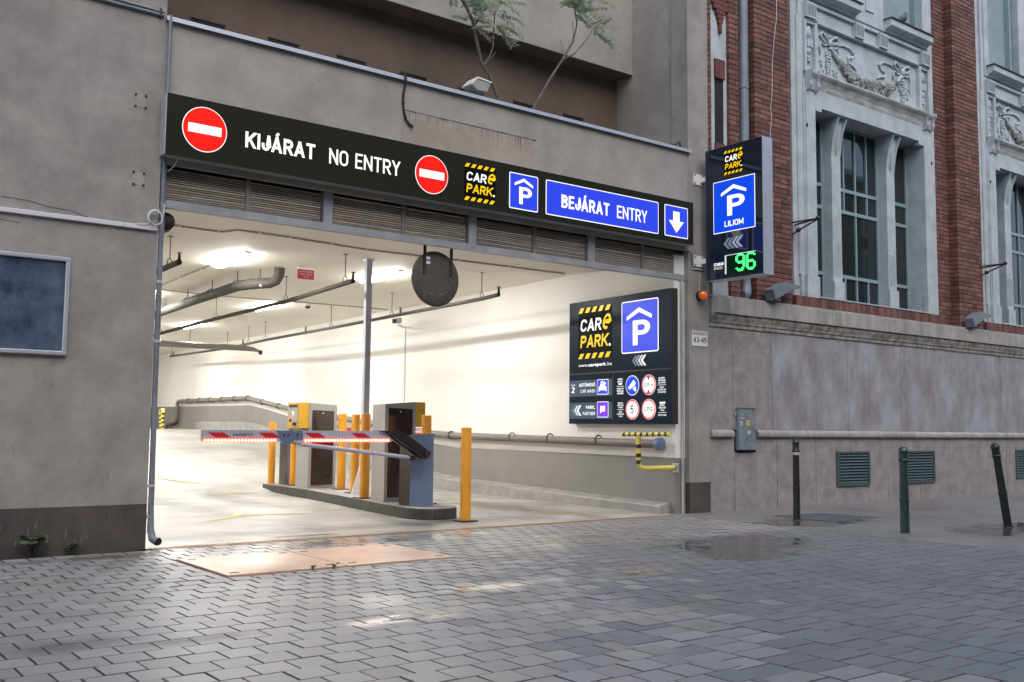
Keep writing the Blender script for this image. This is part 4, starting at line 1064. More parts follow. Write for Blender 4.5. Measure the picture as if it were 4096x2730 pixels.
# cross duct
t = thing('cross_pipe', (5.5, 13.1, 2.9), 'long level pipe crossing the ramp far back in the garage', 'pipe')
MB().tube([(-.5,13.9,2.94),(4.29,13.28,2.90),(6.2,13.0,2.885),(6.42,12.97,2.86),(6.55,12.98,2.83)], [.07,.07,.07,.05,.03], 12).build('pipe', M['pipew'], t)
MB().lathe([(.03,-.05),(.045,-.03),(.045,.03),(.03,.05)], (6.60, 12.98, 2.80), 10).build('valve', M['pipe'], t)
for x in (3.2, 5.0): q = MB(); q.tube([(x, 13.2, 2.96), (x, 13.2, 3.43)], .008, 5); q.build('hanger', M['pipe'], t)
# wall pipe with collars
t = thing('wall_pipe', wp(3, .1, .93), 'beige pipe held by collars along the grey dado of the inner wall', 'pipe')
WP = [(.30,.905),(5.5,.955),(6.4,.985),(12.86,1.484),(14.25,1.63),(15.9,1.806),(22.0,1.825),(22.12,1.81),(22.2,1.74),(22.2,1.30),(22.3,1.20),(23.0,1.16),(23.3,1.12),(23.4,.98)]
MB().tube([wp(y, .11, z) for y, z in WP], .058, 14).build('pipe', M['pipew'], t)
for y, z in ((1.53,.94),(2.687,.95),(3.708,.957),(5.6,.962),(8.2,1.13),(10.5,1.30),(12.2,1.435),(13.734,1.575),(14.853,1.69),(15.916,1.806),(16.95,1.81),(17.96,1.815),(19.0,1.818),(20,1.82),(21.05,1.823)):
    c = wp(y, .11, z); q = MB(); a = Vector((-1,.05,0)).normalized()
    for dy in (-.012, .012): pass
    q.tube([c+a*.066*math.cos(2*PI*k/14)+Vector((0,0,.066*math.sin(2*PI*k/14))) for k in range(15)], .010, 6)
    q.box(c.x+.06, c.x+.115, c.y-.008, c.y+.008, c.z-.075, c.z-.060); q.build('pipe_collar', M['darkmetal'], t)
MB().lathe([(.02,-.055),(.055,-.05),(.085,-.04),(.085,.03),(.07,.05)], wp(.27, .11, .905), 20, 'y').build('pipe_cap', M['bluegrey'], t)
# striped crash rails
def hoop(name, lab, pts, r, loc, grp, cap=None):
    t = thing(name, loc, lab, 'crash rail', grp)
    MB().tube(pts, r, 12).build('rail_tube', M['yellow_r'], t)
    # black bands
    P = [Vector(p) for p in pts]
    for a, b_ in zip(P, P[1:]):
        L_ = (b_-a).length
        if L_ < .25: continue
        d = (b_-a)/L_; k = int(L_/.115)
        for i in range(k):
            s0 = a+d*(i*.115+.03); MB().tube([s0, s0+d*.05], r*1.02, 12, False).build('black_band', M['black'], t)
    return t
M['yellow_r'] = mat('rail_yellow', (.66,.56,.10), .45, var=.12, scale=12)
t = hoop('crash_rail', 'black and yellow striped guard rail in front of the wall pipe end', [wp(.72,.37,1.028), wp(-.20,.37,1.040)], .030, wp(.3,.37,.6), 'striped crash rails in the garage')
MB().tube([wp(.40,.37,1.0), wp(.40,.37,.68), wp(.395,.36,.62), wp(.36,.34,.59), wp(.30,.30,.585), wp(.06,.02,.60)], .033, 12).build('rail_leg', M['yellow_r'], t)
for z in (.90,.78,.69): MB().tube([wp(.40,.37,z), wp(.40,.37,z-.05)], .034, 12, False).build('black_band', M['black'], t)
MB().obox(wp(.06,.008,.60), (0,1,0), (1,0,0), (0,0,1), .05, .006, .06).build('wall_flange', M['alu'], t)
X0 = 6.35
hoop('crash_rail', 'striped hoop guarding the far pipe bend on the ramp plateau', [(X0+.25,19.8,.95),(X0+.22,19.8,1.44),(X0+.20,19.75,1.50),(X0+.1,19.3,1.505),(X0-.2,18.3,1.50),(X0-.22,18.25,1.44),(X0-.22,18.25,.95)], .045, (X0,18.8,.95), 'striped crash rails in the garage')
# conduits on the ceiling
def conduit(lab, pts, r, clips):
    t = thing('ceiling_conduit', pts[0], lab, 'conduit', 'thin conduits on the garage ceiling')
    MB().tube(pts, r, 6).build('conduit_tube', M['conduit'], t)
    for x, y in clips: MB().box(x-.02, x+.02, y-.018, y+.018, 3.402, 3.429).build('clip', M['white_s'], t)
conduit('ceiling conduit nearest the entrance, running across both lanes', [(.2,2.35,3.412),(.97,2.39,3.412),(1.52,2.41,3.412),(1.62,2.16,3.412),(2.3,2.18,3.412),(3.45,2.33,3.412),(4.85,2.23,3.412),(6.74,2.18,3.412)], .013, [(1.0,2.39),(1.48,2.41),(1.9,2.17),(2.3,2.18),(2.9,2.26),(3.45,2.33),(4.85,2.23),(5.7,2.2)])
conduit('ceiling conduit crossing behind the bent drain pipe to the dome camera', [(2.0,8.0,3.412),(2.62,8.09,3.412),(3.75,8.24,3.412),(5.03,8.1,3.412),(6.54,8.03,3.412),(7.15,8.05,3.412)], .012, [(2.7,8.1),(3.75,8.24),(5.03,8.1),(6.2,8.05)])
conduit('ceiling conduit running from the big lamp into the garage', [(2.36,4.98,3.414),(2.42,6.3,3.414),(2.5,7.6,3.414)], .010, [(2.38,5.4),(2.43,6.5)])
# cameras and hanging sign
t = thing('dome_camera', (5.457, 8.18, 3.43), 'small white dome camera on the garage ceiling', 'camera')
MB().lathe([(.075,0),(.075,-.05),(.06,-.07)], (5.457, 8.18, 3.43), 16).build('camera_base', M['white_s'], t)
MB().ball((5.457, 8.18, 3.36), .052, 12, 8).build('camera_dome', M['pix'], t)
t = thing('security_camera', (6.6, 6.9, 3.2), 'box security camera on a wall arm under the sprinkler pipe', 'camera')
MB().tube([wp(7.4,.0,3.02), wp(7.3,.2,3.0), wp(7.15,.38,3.02)], .022, 8).build('wall_arm', M['white_s'], t)
MB().obox(wp(7.15,.42,3.10), Vector((-.75,-.65,-.15)).normalized(), Vector((.65,-.75,0)).normalized(), Vector((-.1,-.1,.98)).normalized(), .15, .045, .045).build('camera_body', M['grey_h'], t)
MB().obox(wp(7.02,.55,3.075), Vector((-.75,-.65,-.15)).normalized(), Vector((.65,-.75,0)).normalized(), Vector((-.1,-.1,.98)).normalized(), .012, .036, .036).build('lens_glass', M['pix'], t)
t = thing('warning_sign', (3.54, 4.3, 3.43), 'small red sign hanging from the garage ceiling', 'sign')
FR = Frame((3.414, 4.30, 0), (1,0,0), (0,-1,0))
MB().box(3.412, 3.672, 4.302, 4.310, 3.252, 3.394).build('sign_plate', M['redsign'], t)
MB().box(3.404, 3.680, 4.296, 4.316, 3.394, 3.428).build('sign_holder', M['white_s'], t)
for i, (s_, a0, a1) in enumerate((('ÁLLÓ HELYZETBEN A', .02, .24), ('MOTORT JÁRATNI', .03, .225), ('TILOS!', .08, .18))):
    lettering(FR, s_, a0, a1, 3.352-.038*i, 3.372-.038*i, M['sticker_w'], t, .002)
t = thing('wall_conduit', wp(7.6, .01, 2), 'thin white conduit running down the inner wall under the camera', 'conduit')
MB().tube([wp(7.55,.012,3.0), wp(7.55,.012,1.0)], .014, 6).build('conduit_tube', M['white_s'], t)
t = thing('leaning_sheet', (4.3, 3.75, .13), 'white triangular sheet leaning on a yellow bollard on the island', 'sheet')
MB().poly([(4.06,3.72,.131),(4.30,3.66,.131),(4.27,3.80,.62)], (0,.012,0)).build('sheet', M['white_s'], t)
# motion lamp under the grille by the entrance wall
t = thing('signal_horn', (.1, .1, 3.1), 'rounded grey horn speaker tucked under the grille beside the entrance wall', 'horn')
MB().tube([(.045,.19,3.0),(.08,.19,3.0),(.13,.19,2.995),(.18,.19,2.99),(.205,.19,2.985)], [.050,.082,.088,.070,.03], 16).build('horn_shell', M['pipe'], t)
MB().box(.01, .05, .17, .21, 2.97, 3.105).build('horn_bracket', M['darkmetal'], t)
MB().tube([(.10,.19,2.935),(.115,.19,2.91),(.16,.19,2.92)], [.02,.03,.015], 10).build('horn_driver', M['pipew'], t)

# ------------------------------------------------------------------ things on the grey facade
t = thing('rain_pipe', (.05, -.03, 0), 'white rain pipe down the entrance edge ending in an open elbow', 'pipe')
MB().tube([(.025,-.03,4.90),(.025,-.03,4.13)], .018, 10).build('pipe_run', M['tin'], t)
MB().tube([(.034,.015,3.55),(.034,.015,1.5)], .024, 12).build('pipe_run', M['rainp'], t)
MB().tube([(.034,.015,1.5),(.040,.01,.35),(.040,-.005,.16),(.050,-.03,.085),(.085,-.075,.06)], [.024,.026,.030,.036,.040], 14, False).build('pipe_elbow', M['rainp'], t)
MB().lathe([(.036,0),(.036,-.004)], (.085,-.072,.061), 14, 'y').build('pipe_mouth', M['dark'], t)
for z in (2.4, 1.85, .55, .28): MB().lathe([(.030,-.012),(.032,-.01),(.032,.01),(.030,.012)], (.036,.013,z), 14).build('pipe_clamp', M['alu'], t)
t = thing('poster_frame', (-1.6, -.02, 1.68), 'aluminium poster frame holding a dark blue crumpled sheet on the grey wall', 'poster frame')
x0, x1, z0, z1 = -2.6, -.745, 1.680, 2.527
for a in ((x0, x1, z1-.036, z1), (x0, x1, z0, z0+.036), (x0, x0+.036, z0+.0362, z1-.0362), (x1-.036, x1, z0+.0362, z1-.0362)):
    MB().cbox(a[0], a[1], -.040, -.002, a[2], a[3], .006, 'y').build('frame_bar', M['alu'], t)
mb = MB(); nx_, nz_ = 26, 14; vs = []; rr = random.Random(5)
for j in range(nz_+1):
    for i in range(nx_+1):
        x = x0+.03+(x1-x0-.06)*i/nx_; z = z0+.03+(z1-z0-.06)*j/nz_
        h = .010*math.sin(5.1*x+6*z)+.009*math.sin(9*z-4.3*x+1)+.005*math.sin(13*x+3*z)
        vs.append((x, -.017+h*.6, z))
mb.add(vs, [(j*(nx_+1)+i, j*(nx_+1)+i+1, (j+1)*(nx_+1)+i+1, (j+1)*(nx_+1)+i) for j in range(nz_) for i in range(nx_)], True)
mb.build('poster', M['poster'], t)
t = thing('cable_duct', (-.7, -.01, 2.88), 'white cable duct running along the grey wall above the poster frame', 'cable duct')
MB().cbox(-9, -.31, -.030, -.001, 2.857, 2.898, .004, 'y').build('duct_length', M['wcable'], t)
MB().cbox(-.306, -.015, -.030, -.001, 2.857, 2.898, .004, 'y').build('duct_length', M['wcable'], t)
t = thing('cable_coil', (-.057, -.035, 2.97), 'coil of white cable hanging at the end of the cable duct', 'cable')
mb = MB()
for k in range(3):
    r = .068-.004*k; mb.tube([(-.045+r*math.cos(2*PI*i/28), -.040-.007*k, 2.972+r*1.08*math.sin(2*PI*i/28)) for i in range(29)], .0045, 6)
mb.tube([(.018,-.04,2.97),(.035,-.03,3.05),(.048,-.0,3.12),(.050,.03,3.19),(.05,.05,3.23)], .0045, 6)
mb.tube([(-.09,-.04,2.93),(-.12,-.04,2.905),(-.2,-.035,2.9)], .0045, 6)
mb.build('cable_loop', M['wcable'], t)
t = thing('sign_cable', (.1, -.03, 3.5), 'short white cable curving from the sign to the grille', 'cable')
MB().tube([(.13,-.06,3.55),(.12,-.04,3.50),(.09,0,3.45),(.06,.05,3.43)], .006, 6).build('cable_run', M['wcable'], t)
t = thing('roof_cable', (-1, -.03, 4.87), 'pale pair of conduits along the grey wall at coping height', 'conduit')
MB().tube([(-6,-.02,4.90),(-.03,-.02,4.885)], .014, 8).build('conduit_tube', M['tin'], t)
MB().tube([(-6,-.02,4.945),(-.6,-.02,4.925),(-.03,-.02,4.915)], .014, 8).build('conduit_tube', M['tin'], t)
MB().box(-.075, -.058, -.038, -.001, 4.86, 4.94).build('conduit_clip', M['darkmetal'], t)
t = thing('hanging_cable', (2.57, -.02, 4.4), 'black cable end hanging over the coping above the sign', 'cable')
MB().tube([(2.52,.12,4.89),(2.535,.0,4.925),(2.555,-.05,4.915),(2.568,-.055,4.85),(2.562,-.02,4.7),(2.558,-.015,4.60),(2.575,-.015,4.50),(2.60,-.015,4.42),(2.64,-.018,4.38),(2.69,-.02,4.355)], .0125, 8).build('cable_run', M['cable'], t)
for z in (4.70, 4.60, 4.45): MB().ball((2.562+(.03 if z < 4.5 else 0), -.018, z), .017, 8, 6).build('cable_tie', M['cable'], t)
t = thing('roof_hose', (6.95, .1, 4.88), 'black hose loop on the coping beside the return wall', 'hose')
MB().tube([(6.55,.05,4.895),(6.72,.04,4.90),(6.85,.03,4.93),(6.93,.02,4.985),(6.96,.04,4.93),(6.97,.1,4.89)], .012, 8).build('hose_run', M['cable'], t)
t = thing('flood_lamp', (3.56, .05, 4.886), 'small white flood lamp standing on the coping below the sapling', 'flood lamp')
MB().tube([(3.53,.06,4.886),(3.53,.06,4.945)], .020, 8).build('lamp_foot', M['lampgrey'], t)
mb = MB(); c = Vector((3.59, .06, 5.03))
f_ = [(-.145,-.03),(-.06,.065),(.125,.05),(.13,.03),(.085,-.075),(-.055,-.085)]
mb.poly([(c.x+a*.95, c.y-.09, c.z+b_*.95) for a, b_ in f_], (0,.18,0)); mb.build('lamp_head', M['lampw'] if 'lampw' in M else M['grey_h'], t)
mb = MB(); mb.poly([(c.x+a*1.02, c.y-.10, c.z+b_*1.0) for a, b_ in ((-.15,-.025),(-.06,.075),(.135,.055),(.135,.040),(-.057,.058),(-.135,-.032))], (0,.20,0)); mb.build('lamp_visor', M['white_s'], t)
t = thing('warning_beacon', (7.27, -.05, 2.9), 'orange warning beacon on the pillar under the blade sign', 'beacon')
MB().lathe([(.068,0),(.068,-.035),(.055,-.045)], (7.272, 0, 2.905), 20, 'y').build('beacon_base', M['amberd'], t)
MB().lathe([(.054,-.046),(.060,-.07),(.058,-.10),(.040,-.118),(.01,-.122)], (7.272, 0, 2.905), 20, 'y').build('beacon_lens', M['amber'], t)
MB().tube([(7.272,-.008,2.97),(7.28,-.008,3.1),(7.275,-.008,3.22)], .004, 5).build('beacon_wire', M['wcable'], t)
t = thing('house_number', (7.277, -.005, 2.23), 'white house number plate reading 43-45 on the pillar', 'number plate')
MB().box(7.124, 7.430, -.006, -.001, 2.226, 2.428).build('number_board', M['white_s'], t)
FN = Frame((7.124, -.006, 0), (1,0,0), (0,-1,0))
MB().box(7.13, 7.424, -.0075, -.0062, 2.368, 2.422).build('street_band', M['sticker_w'], t)
lettering(FN, '43-45', .025, .285, 2.268, 2.345, M['pix'], t, .0015, .01)
lettering(FN, 'Bp. IX. Liliom u.', .02, .275, 2.384, 2.408, M['pix'], t, .003, .0)
t = thing('feed_cable', (7.1, -.02, 3.2), 'thin pale cable between grille end and blade sign', 'cable')
mb = MB(); mb.tube([(7.06,-.0,3.50),(7.09,-.03,3.47),(7.10,-.03,3.36),(7.13,-.02,3.29),(7.20,-.015,3.275),(7.40,-.02,3.27)], .006, 6); mb.build('cable_run', M['cable'], t)
MB().box(7.13, 7.40, -.022, -.001, 3.262, 3.275).build('cable_run', M['wcable'], t)
# drain grating along the threshold
t = thing('drain_grating', (3.5, -.08, 0), 'rusty slotted drain grating along the garage threshold', 'grating')
MB().box(.03, 6.6, -.168, -.025, -.048, -.010).build('drain_channel', M['dark'], t)
MB().box(.03, 6.6, -.1705, -.163, -.03, .001).build('grating_edge', M['grate'], t)
MB().box(.03, 6.6, -.030, -.022, -.03, .001).build('grating_edge', M['grate'], t)
me = MB().box(-.0105, .0105, -.1625, -.0305, -.009, .0005).mesh('grating_bar'); me.materials.append(M['grate'])
rest = MB(); n_ = 0; x = .045
while x < 6.59:
    if n_ < 240:
        o = bpy.data.objects.new('grating_bar', me); col.objects.link(o); o.parent = t; o.location = (x-3.5, .08, 0)
    else: rest.box(x-.0095, x+.0095, -.1625, -.0305, -.009, .0005)
    x += .042; n_ += 1
if rest.v: o = rest.build('grating_bars', M['grate'], t); o['kind'] = 'stuff'
# steel plates
for x0, x1, lab in ((-.045,.922,'rusty steel cover plate nearer the rain pipe, set in the pavers'),(.938,1.945,'rusty steel cover plate with a darker smear, set in the pavers')):
    t = thing('steel_plate', ((x0+x1)/2, -1.48, 0), lab, 'cover plate', 'rusty steel plates in the pavement')
    MB().cbox(x0, x1, -2.035, -.95, -.02, .012, .004).build('plate', M['steel'], t)
    for sx in (x0+.09, x1-.09):
        for sy in (-1.93, -1.05):
            MB().box(sx-.035, sx+.035, sy-.018, sy+.018, .0118, .0136).build('lifting_slot', M['plinth'], t)
t = thing('access_cover', (8.2, -1.28, 0), 'square dark metal cover in the walkway behind the slim bollard', 'cover')
MB().cbox(7.70, 8.70, -1.73, -.85, -.02, .0035, .003).build('cover_plate', M['cover'], t)

# ------------------------------------------------------------------ plants
def leaf_quad(mb, base, d, side, L_, W_):
    b = Vector(base); m = b+d*L_*.5; mb.add([b, m+side*W_, b+d*L_, m-side*W_], [(0,1,2,3)])
def compound(mb, base, d, L_, rr, droop=.5, n=8, W_=.020):
    d = d.normalized(); p = Vector(base); pts = [p.copy()]
    for i in range(n):
        d = (d+Vector((0,0,-droop/n))).normalized(); p = p+d*L_/n; pts.append(p.copy())
        s_ = d.cross(Vector((0,0,1)));  s_ = s_.normalized() if s_.length > .01 else Vector((1,0,0))
        up = s_.cross(d)
        for k in (-1, 1):
            dd = (s_*k+d*.55+Vector((rr.uniform(-.15,.15), rr.uniform(-.15,.15), rr.uniform(-.35,.1)))).normalized()
            leaf_quad(mb, p, dd, (d*.8+up*.3).normalized(), L_*.36*(1-.4*abs(i/n-.4)), W_)
    mb.tube(pts, .0018, 4, False)
def sapling(lab, stems, leaves, seed):
    rr = random.Random(seed); y0 = .45
    base = stems[0][0][0]
    t = thing('tree_sapling', (base[0], y0, 4.7), lab, 'sapling', 'saplings growing behind the coping')
    mb = MB()
    for pts, r0, r1 in stems:
        P = [(x, y0+dy, z) for (x, z, dy) in pts]; n = len(P)
        mb.tube(P, [r0+(r1-r0)*i/(n-1) for i in range(n)], 8)
    mb.build('trunk', M['bark'], t)
    for m_, lst in leaves.items():
        q = MB()
        for (x, z, dy, dx, dz, L_) in lst:
            compound(q, (x, y0+dy, z), Vector((dx, rr.uniform(-.5,.2), dz)), L_, rr)
        q.build('foliage', M[m_], t)
rr = random.Random(21)
def spray(pts, k, L0, L1):
    out = []
    for (x, z) in pts:
        for i in range(k):
            an = rr.uniform(-.5, 3.6); out.append((x+rr.uniform(-.03,.03), z+rr.uniform(-.04,.04), rr.uniform(-.12,.05), math.cos(an), math.sin(an)*.7, rr.uniform(L0, L1)))
    return out
sapling('pale barked sapling behind the flood lamp with leaves out of the frame top',
  [([(4.215,4.72,0),(4.191,5.096,0),(4.04,5.381,0),(3.95,5.453,-.01),(3.904,5.535,-.01),(3.788,5.879,-.03),(3.753,5.981,-.04),(3.62,6.18,-.05),(3.54,6.45,-.06),(3.50,6.8,-.06)], .026, .012),
   ([(3.95,5.47,-.01),(4.02,5.60,-.04),(4.058,5.703,-.05),(4.066,5.94,-.05),(4.085,6.163,-.05)], .012, .007),
   ([(3.955,5.47,-.01),(4.06,5.58,.02),(4.12,5.64,.03),(4.16,5.71,.03)], .010, .005),
   ([(3.78,5.93,-.03),(3.66,6.14,-.02),(3.55,6.24,-.01),(3.46,6.5,0)], .012, .007),
   ([(3.80,5.93,-.03),(3.90,6.10,-.05),(3.972,6.208,-.05),(3.995,6.35,-.05),(4.0,6.7,-.05)], .010, .006),
   ([(4.04,5.381,0),(3.99,5.36,-.02),(3.975,5.42,-.03),(3.97,5.50,-.03)], .010, .008)],
  {'leafp': spray([(4.07,6.0),(4.085,6.16),(3.80,5.97),(4.05,6.30),(3.95,6.15)], 5, .24, .36)+[(4.09,6.02,-.1,1,.05,.38),(4.10,6.0,-.1,.9,-.5,.30)],
   'leaf': spray([(3.54,6.30),(3.48,6.45),(3.55,6.55)], 5, .22, .34)+[(3.35,6.30,-.1,-.6,-.6,.22),(3.20,6.32,-.1,-.7,-.5,.25),(3.0,6.38,-.1,-.8,-.3,.28),(3.42,6.22,-.1,-.2,-.9,.22)]}, 4)
sapling('leaning sapling forking into thin twigs beside the return wall',
  [([(4.66,4.72,0),(4.74,5.115,0),(4.87,5.32,0),(4.992,5.528,0),(5.10,5.70,-.02),(5.214,5.865,-.02),(5.30,6.02,-.03),(5.352,6.098,-.03),(5.40,6.25,-.03),(5.427,6.379,-.03),(5.39,6.53,-.03),(5.42,6.85,-.03)], .022, .007),
   ([(5.2,5.84,-.02),(5.36,5.94,-.05),(5.494,6.093,-.06),(5.60,6.22,-.06),(5.663,6.338,-.06)], .010, .005),
   ([(5.36,6.12,-.03),(5.372,6.22,-.02),(5.363,6.40,-.02)], .007, .004),
   ([(5.20,5.84,-.02),(5.215,5.98,0),(5.17,6.10,0)], .005, .003),
   ([(5.42,6.40,-.03),(5.58,6.60,-.05),(5.70,6.80,-.05)], .007, .005), ([(4.94,5.42,0),(4.93,5.50,0)], .005, .003)],
  {'leafp': spray([(5.67,6.36),(5.40,6.55),(5.45,6.70),(5.60,6.55)], 5, .26, .40)+[(5.68,6.37,-.1,.9,.45,.36),(5.70,6.30,-.1,1,-.35,.42),(5.5,6.62,-.1,1,.1,.38)]+spray([(5.42,6.75),(5.70,6.80)], 4, .26, .38)}, 9)
def weed(loc, lab, n, L_, seed, cat='weed'):
    rr = random.Random(seed); t = thing('weed', loc, lab, cat, 'weeds at the foot of the wall')
    mb = MB()
    for i in range(n):
        an = rr.uniform(0, 2*PI); el = rr.uniform(.75, 1.45); d = Vector((math.cos(an)*math.cos(el), -abs(math.sin(an)*math.cos(el))*.8, math.sin(el)))
        l = L_*rr.uniform(.45, 1); p = Vector(loc)+d*l
        mb.tube([loc, Vector(loc)+d*l*.6+Vector((0,0,l*.08)), p], .0025, 4, False)
        s_ = d.cross(Vector((0,0,1))).normalized()
        for k in range(3):
            dd = (d*.4+s_*(k-1)*.9+Vector((0,-.2,-.35))).normalized(); leaf_quad(mb, p, dd, dd.cross(Vector((0,-.6,.8))).normalized(), l*.42, l*.14)
    mb.build('leaves', M['leaf'], t)
weed((-.94,-.05,0), 'leafy weed growing against the dark plinth under the poster frame', 16, .20, 3)
weed((-.63,-.03,0), 'low grass tuft at the plinth between leafy weed and rain pipe', 14, .09, 5)
t = thing('fallen_leaf', (2.54,-3.59,.004), 'small brown fallen leaf lying on the wet pavers', 'leaf')
MB().add([(2.50,-3.56,.006),(2.56,-3.555,.010),(2.60,-3.60,.006),(2.545,-3.605,.012)], [(0,1,2,3)]).build('leaf_blade', M['grate'], t)
weed((.62,-2.05,0), 'tiny weed at the edge of the steel plates', 8, .05, 6)
weed((.80,-2.05,0), 'second tiny weed at the edge of the steel plates near their joint', 8, .055, 8)
weed((12.1,-.03,0), 'dry weed at the foot of the stone wall below the second vent', 12, .16, 12)

# ------------------------------------------------------------------ old brick building
BB = thing('brick_building', (12, .4, 0), 'ornate old building of red brick pilasters, white plaster window bays and a stone base', 'building')
bp_ = lambda mb, n, m, par=None: mb.build(n, m, par or BB)
PER = 5.55
ZT = 11.5
bp_(MB().box(7.4745, 30, .46, 4, -.04, ZT), 'core_wall', M['dark'])
bp_(MB().box(7.4742, 30, .012, .455, -.04, 2.56), 'base_wall', M['joint'])
# stone slabs of the base, in two rows
low = [7.476,7.978,8.90,9.809,10.705,11.705,12.64,13.563,14.562,15.55,16.5,17.45,18.4,19.3,20.3,21.3,22.3]
upp = [7.476,7.955,8.817,9.74,10.656,11.237,12.129,13.106,13.537,14.45,15.411,16.35,17.3,18.2,19.1,20.1,21,22.3]
for a, b_ in zip(low, low[1:]):
    d = R.uniform(-.003, .003)
    if a == 7.978:     # notch for the utility cabinet
        for q in ((a+.004, b_-.004, -.03, .788), (8.435, b_-.004, .789, 1.005)):
            bp_(MB().cbox(q[0], q[1], d, .10, q[2], q[3], .004, 'y'), 'stone_slab', M['stone'])
    else: bp_(MB().cbox(a+.004, b_-.004, d, .10, -.03, 1.005, .004, 'y'), 'stone_slab', M['stone'])
for a, b_ in zip(upp, upp[1:]):
    d = R.uniform(-.002, .003)
    bp_(MB().cbox(a+.0025, b_-.0025, .004+d, .10, 1.108, 2.512, .003, 'y'), 'stone_slab', M['stoneb' if a > 8.5 else 'stone'])
# rounded belt
prof = [(.05,1.006),(-.040,1.006),(-.046,1.02),(-.048,1.045),(-.040,1.072),(-.020,1.095),(.0,1.106),(.05,1.106)]
for a, b_ in ((7.476,7.93),(8.445,9.9),(9.904,12.4),(12.404,15.0),(15.004,18),(18.004,22.3)):
    bp_(MB().extr_x(prof, a, b_), 'belt_stone', M['stone2'])
# cornice
prof = [(.3,2.514),(-.012,2.514),(-.016,2.56),(-.03,2.575),(-.034,2.60),(-.050,2.64),(-.056,2.66),(-.056,2.70),(.3,2.70)]
bp_(MB().extr_x(prof, 7.476, 22.3), 'cornice_moulding', M['plasterd'])
cj = [7.50,8.52,9.46,10.36,11.29,12.29,13.23,14.14,15.08,16.0,17,18,19,20,21,22.3]
for i, (a, b_) in enumerate(zip(cj, cj[1:])):
    y0 = -.085; q = MB()
    if i == 0: q.prism([(a,.3),(a,-.03),(a+.06,y0),(b_-.004,y0),(b_-.004,.3)], 2.7015, 2.918)
    else: q.cbox(a+.002, b_-.002, y0+R.uniform(-.002,.002), .3, 2.7015, 2.916+R.uniform(-.002,.003), .004, 'y')
    bp_(q, 'cornice_block', M['stone2'])
bp_(MB().box(7.476, 22.3, -.05, .455, 2.9195, 2.950), 'cornice_bed', M['stone2'])

# bricks
bricks = []     # x0,x1,y0,y1,z0,z1,dark
H_ = .075
def brick_face(x0, x1, y0, depth, z0, z1, phase=0):
    n = int((z1-z0)/H_)
    for k in range(n):
        z = z0+k*H_; x = x0; first = True; rr_ = (k+phase) % 2
        while x < x1-.01:
            wd = .145 if (first and rr_) or R.random() < .18 else .293
            e = min(x+wd, x1)
            if x1-e < .05: e = x1
            j = R.uniform(-.0025, .0025)
            bricks.append((x+(.004 if not first else 0), e-(.004 if e < x1 else 0), y0+j, y0+depth, z+.0055, z+H_-.0055))
            x = e; first = False
ZB0 = 2.955
def mortar(x0, x1, y0, y1, z0=ZB0, z1=ZT): bp_(MB().box(x0+.007, x1-.007, y0+.007, y1, z0, z1), 'mortar_bed', M['mortar'])
for k in range(0, 3):
    dx = PER*k
    px0, px1 = 8.53+dx, 9.345+dx
    if k: px0, px1 = 8.555+dx, 9.40+dx
    mortar(px0, px1, .03, .455); brick_face(px0, px1, .03, .17, ZB0, ZT)
    mortar(px1+.002, px1+.115, .115, .455); brick_face(px1+.002, px1+.115, .115, .05, ZB0, ZT, 1)
    if k:
        mortar(px0-.62, px0-.001, .19, .455); brick_face(px0-.62, px0-.001, .19, .05, ZB0, ZT, 1)
# narrow strip next to the garage building
mortar(8.176, 8.529, .22, .455); brick_face(8.176, 8.529, .22, .05, ZB0, ZT, 1)
mortar(7.97, 8.176, .03, .455); brick_face(7.97, 8.176, .03, .19, ZB0, ZT)
mortar(7.476, 7.585, .03, .455); brick_face(7.476, 7.585, .03, .12, ZB0, ZT)
# soldier course below the windows
for k in range(2):
    a = 9.36+PER*k
    while a < 13.44+PER*k:
        bricks.append((a+.003, a+.073, -.035+R.uniform(-.003,.003), .2, 2.956, 3.10)); a += .076
    bp_(MB().box(9.36+PER*k, 13.44+PER*k, -.02, .20, 2.9555, 3.105), 'mortar_bed', M['mortar'])
def zoomd(b_): return ground_px((b_[0]+b_[1])/2, b_[2])[0]
def vis(b_):
    d, r = ground_px((b_[0]+b_[1])/2, b_[2]); zc_ = (b_[4]+1.1*0-1.1)/d
    return abs(r/d) < .52 and zc_ < math.tan(math.radians(18.6+4.96))
bricks.sort(key=lambda b_: (0 if vis(b_) and b_[1]-b_[0] > .12 and b_[2] < .1 else 1, zoomd(b_)))
bm_ = {}; rest = MB()
for i, (x0, x1, y0, y1, z0, z1) in enumerate(bricks):
    if i < 300:
        key = (round(x1-x0, 3), round(y1-y0, 2), round(z1-z0, 3))
        if key not in bm_:
            me = MB().cbox(-key[0]/2, key[0]/2, 0, key[1], -key[2]/2, key[2]/2, .003, 'y').mesh('brick'); me.materials.append(M['brick']); bm_[key] = me
        o = bpy.data.objects.new('brick', bm_[key]); col.objects.link(o); o.parent = BB
        o.location = Vector(((x0+x1)/2, y0, (z0+z1)/2))-BB.location; o.rotation_euler = (0, R.uniform(-.006,.006), R.uniform(-.006,.006))
    else: rest.cbox(x0, x1, y0, y1, z0, z1, .003, 'y')
o = rest.build('brickwork', M['brick'], BB); o['kind'] = 'stuff'
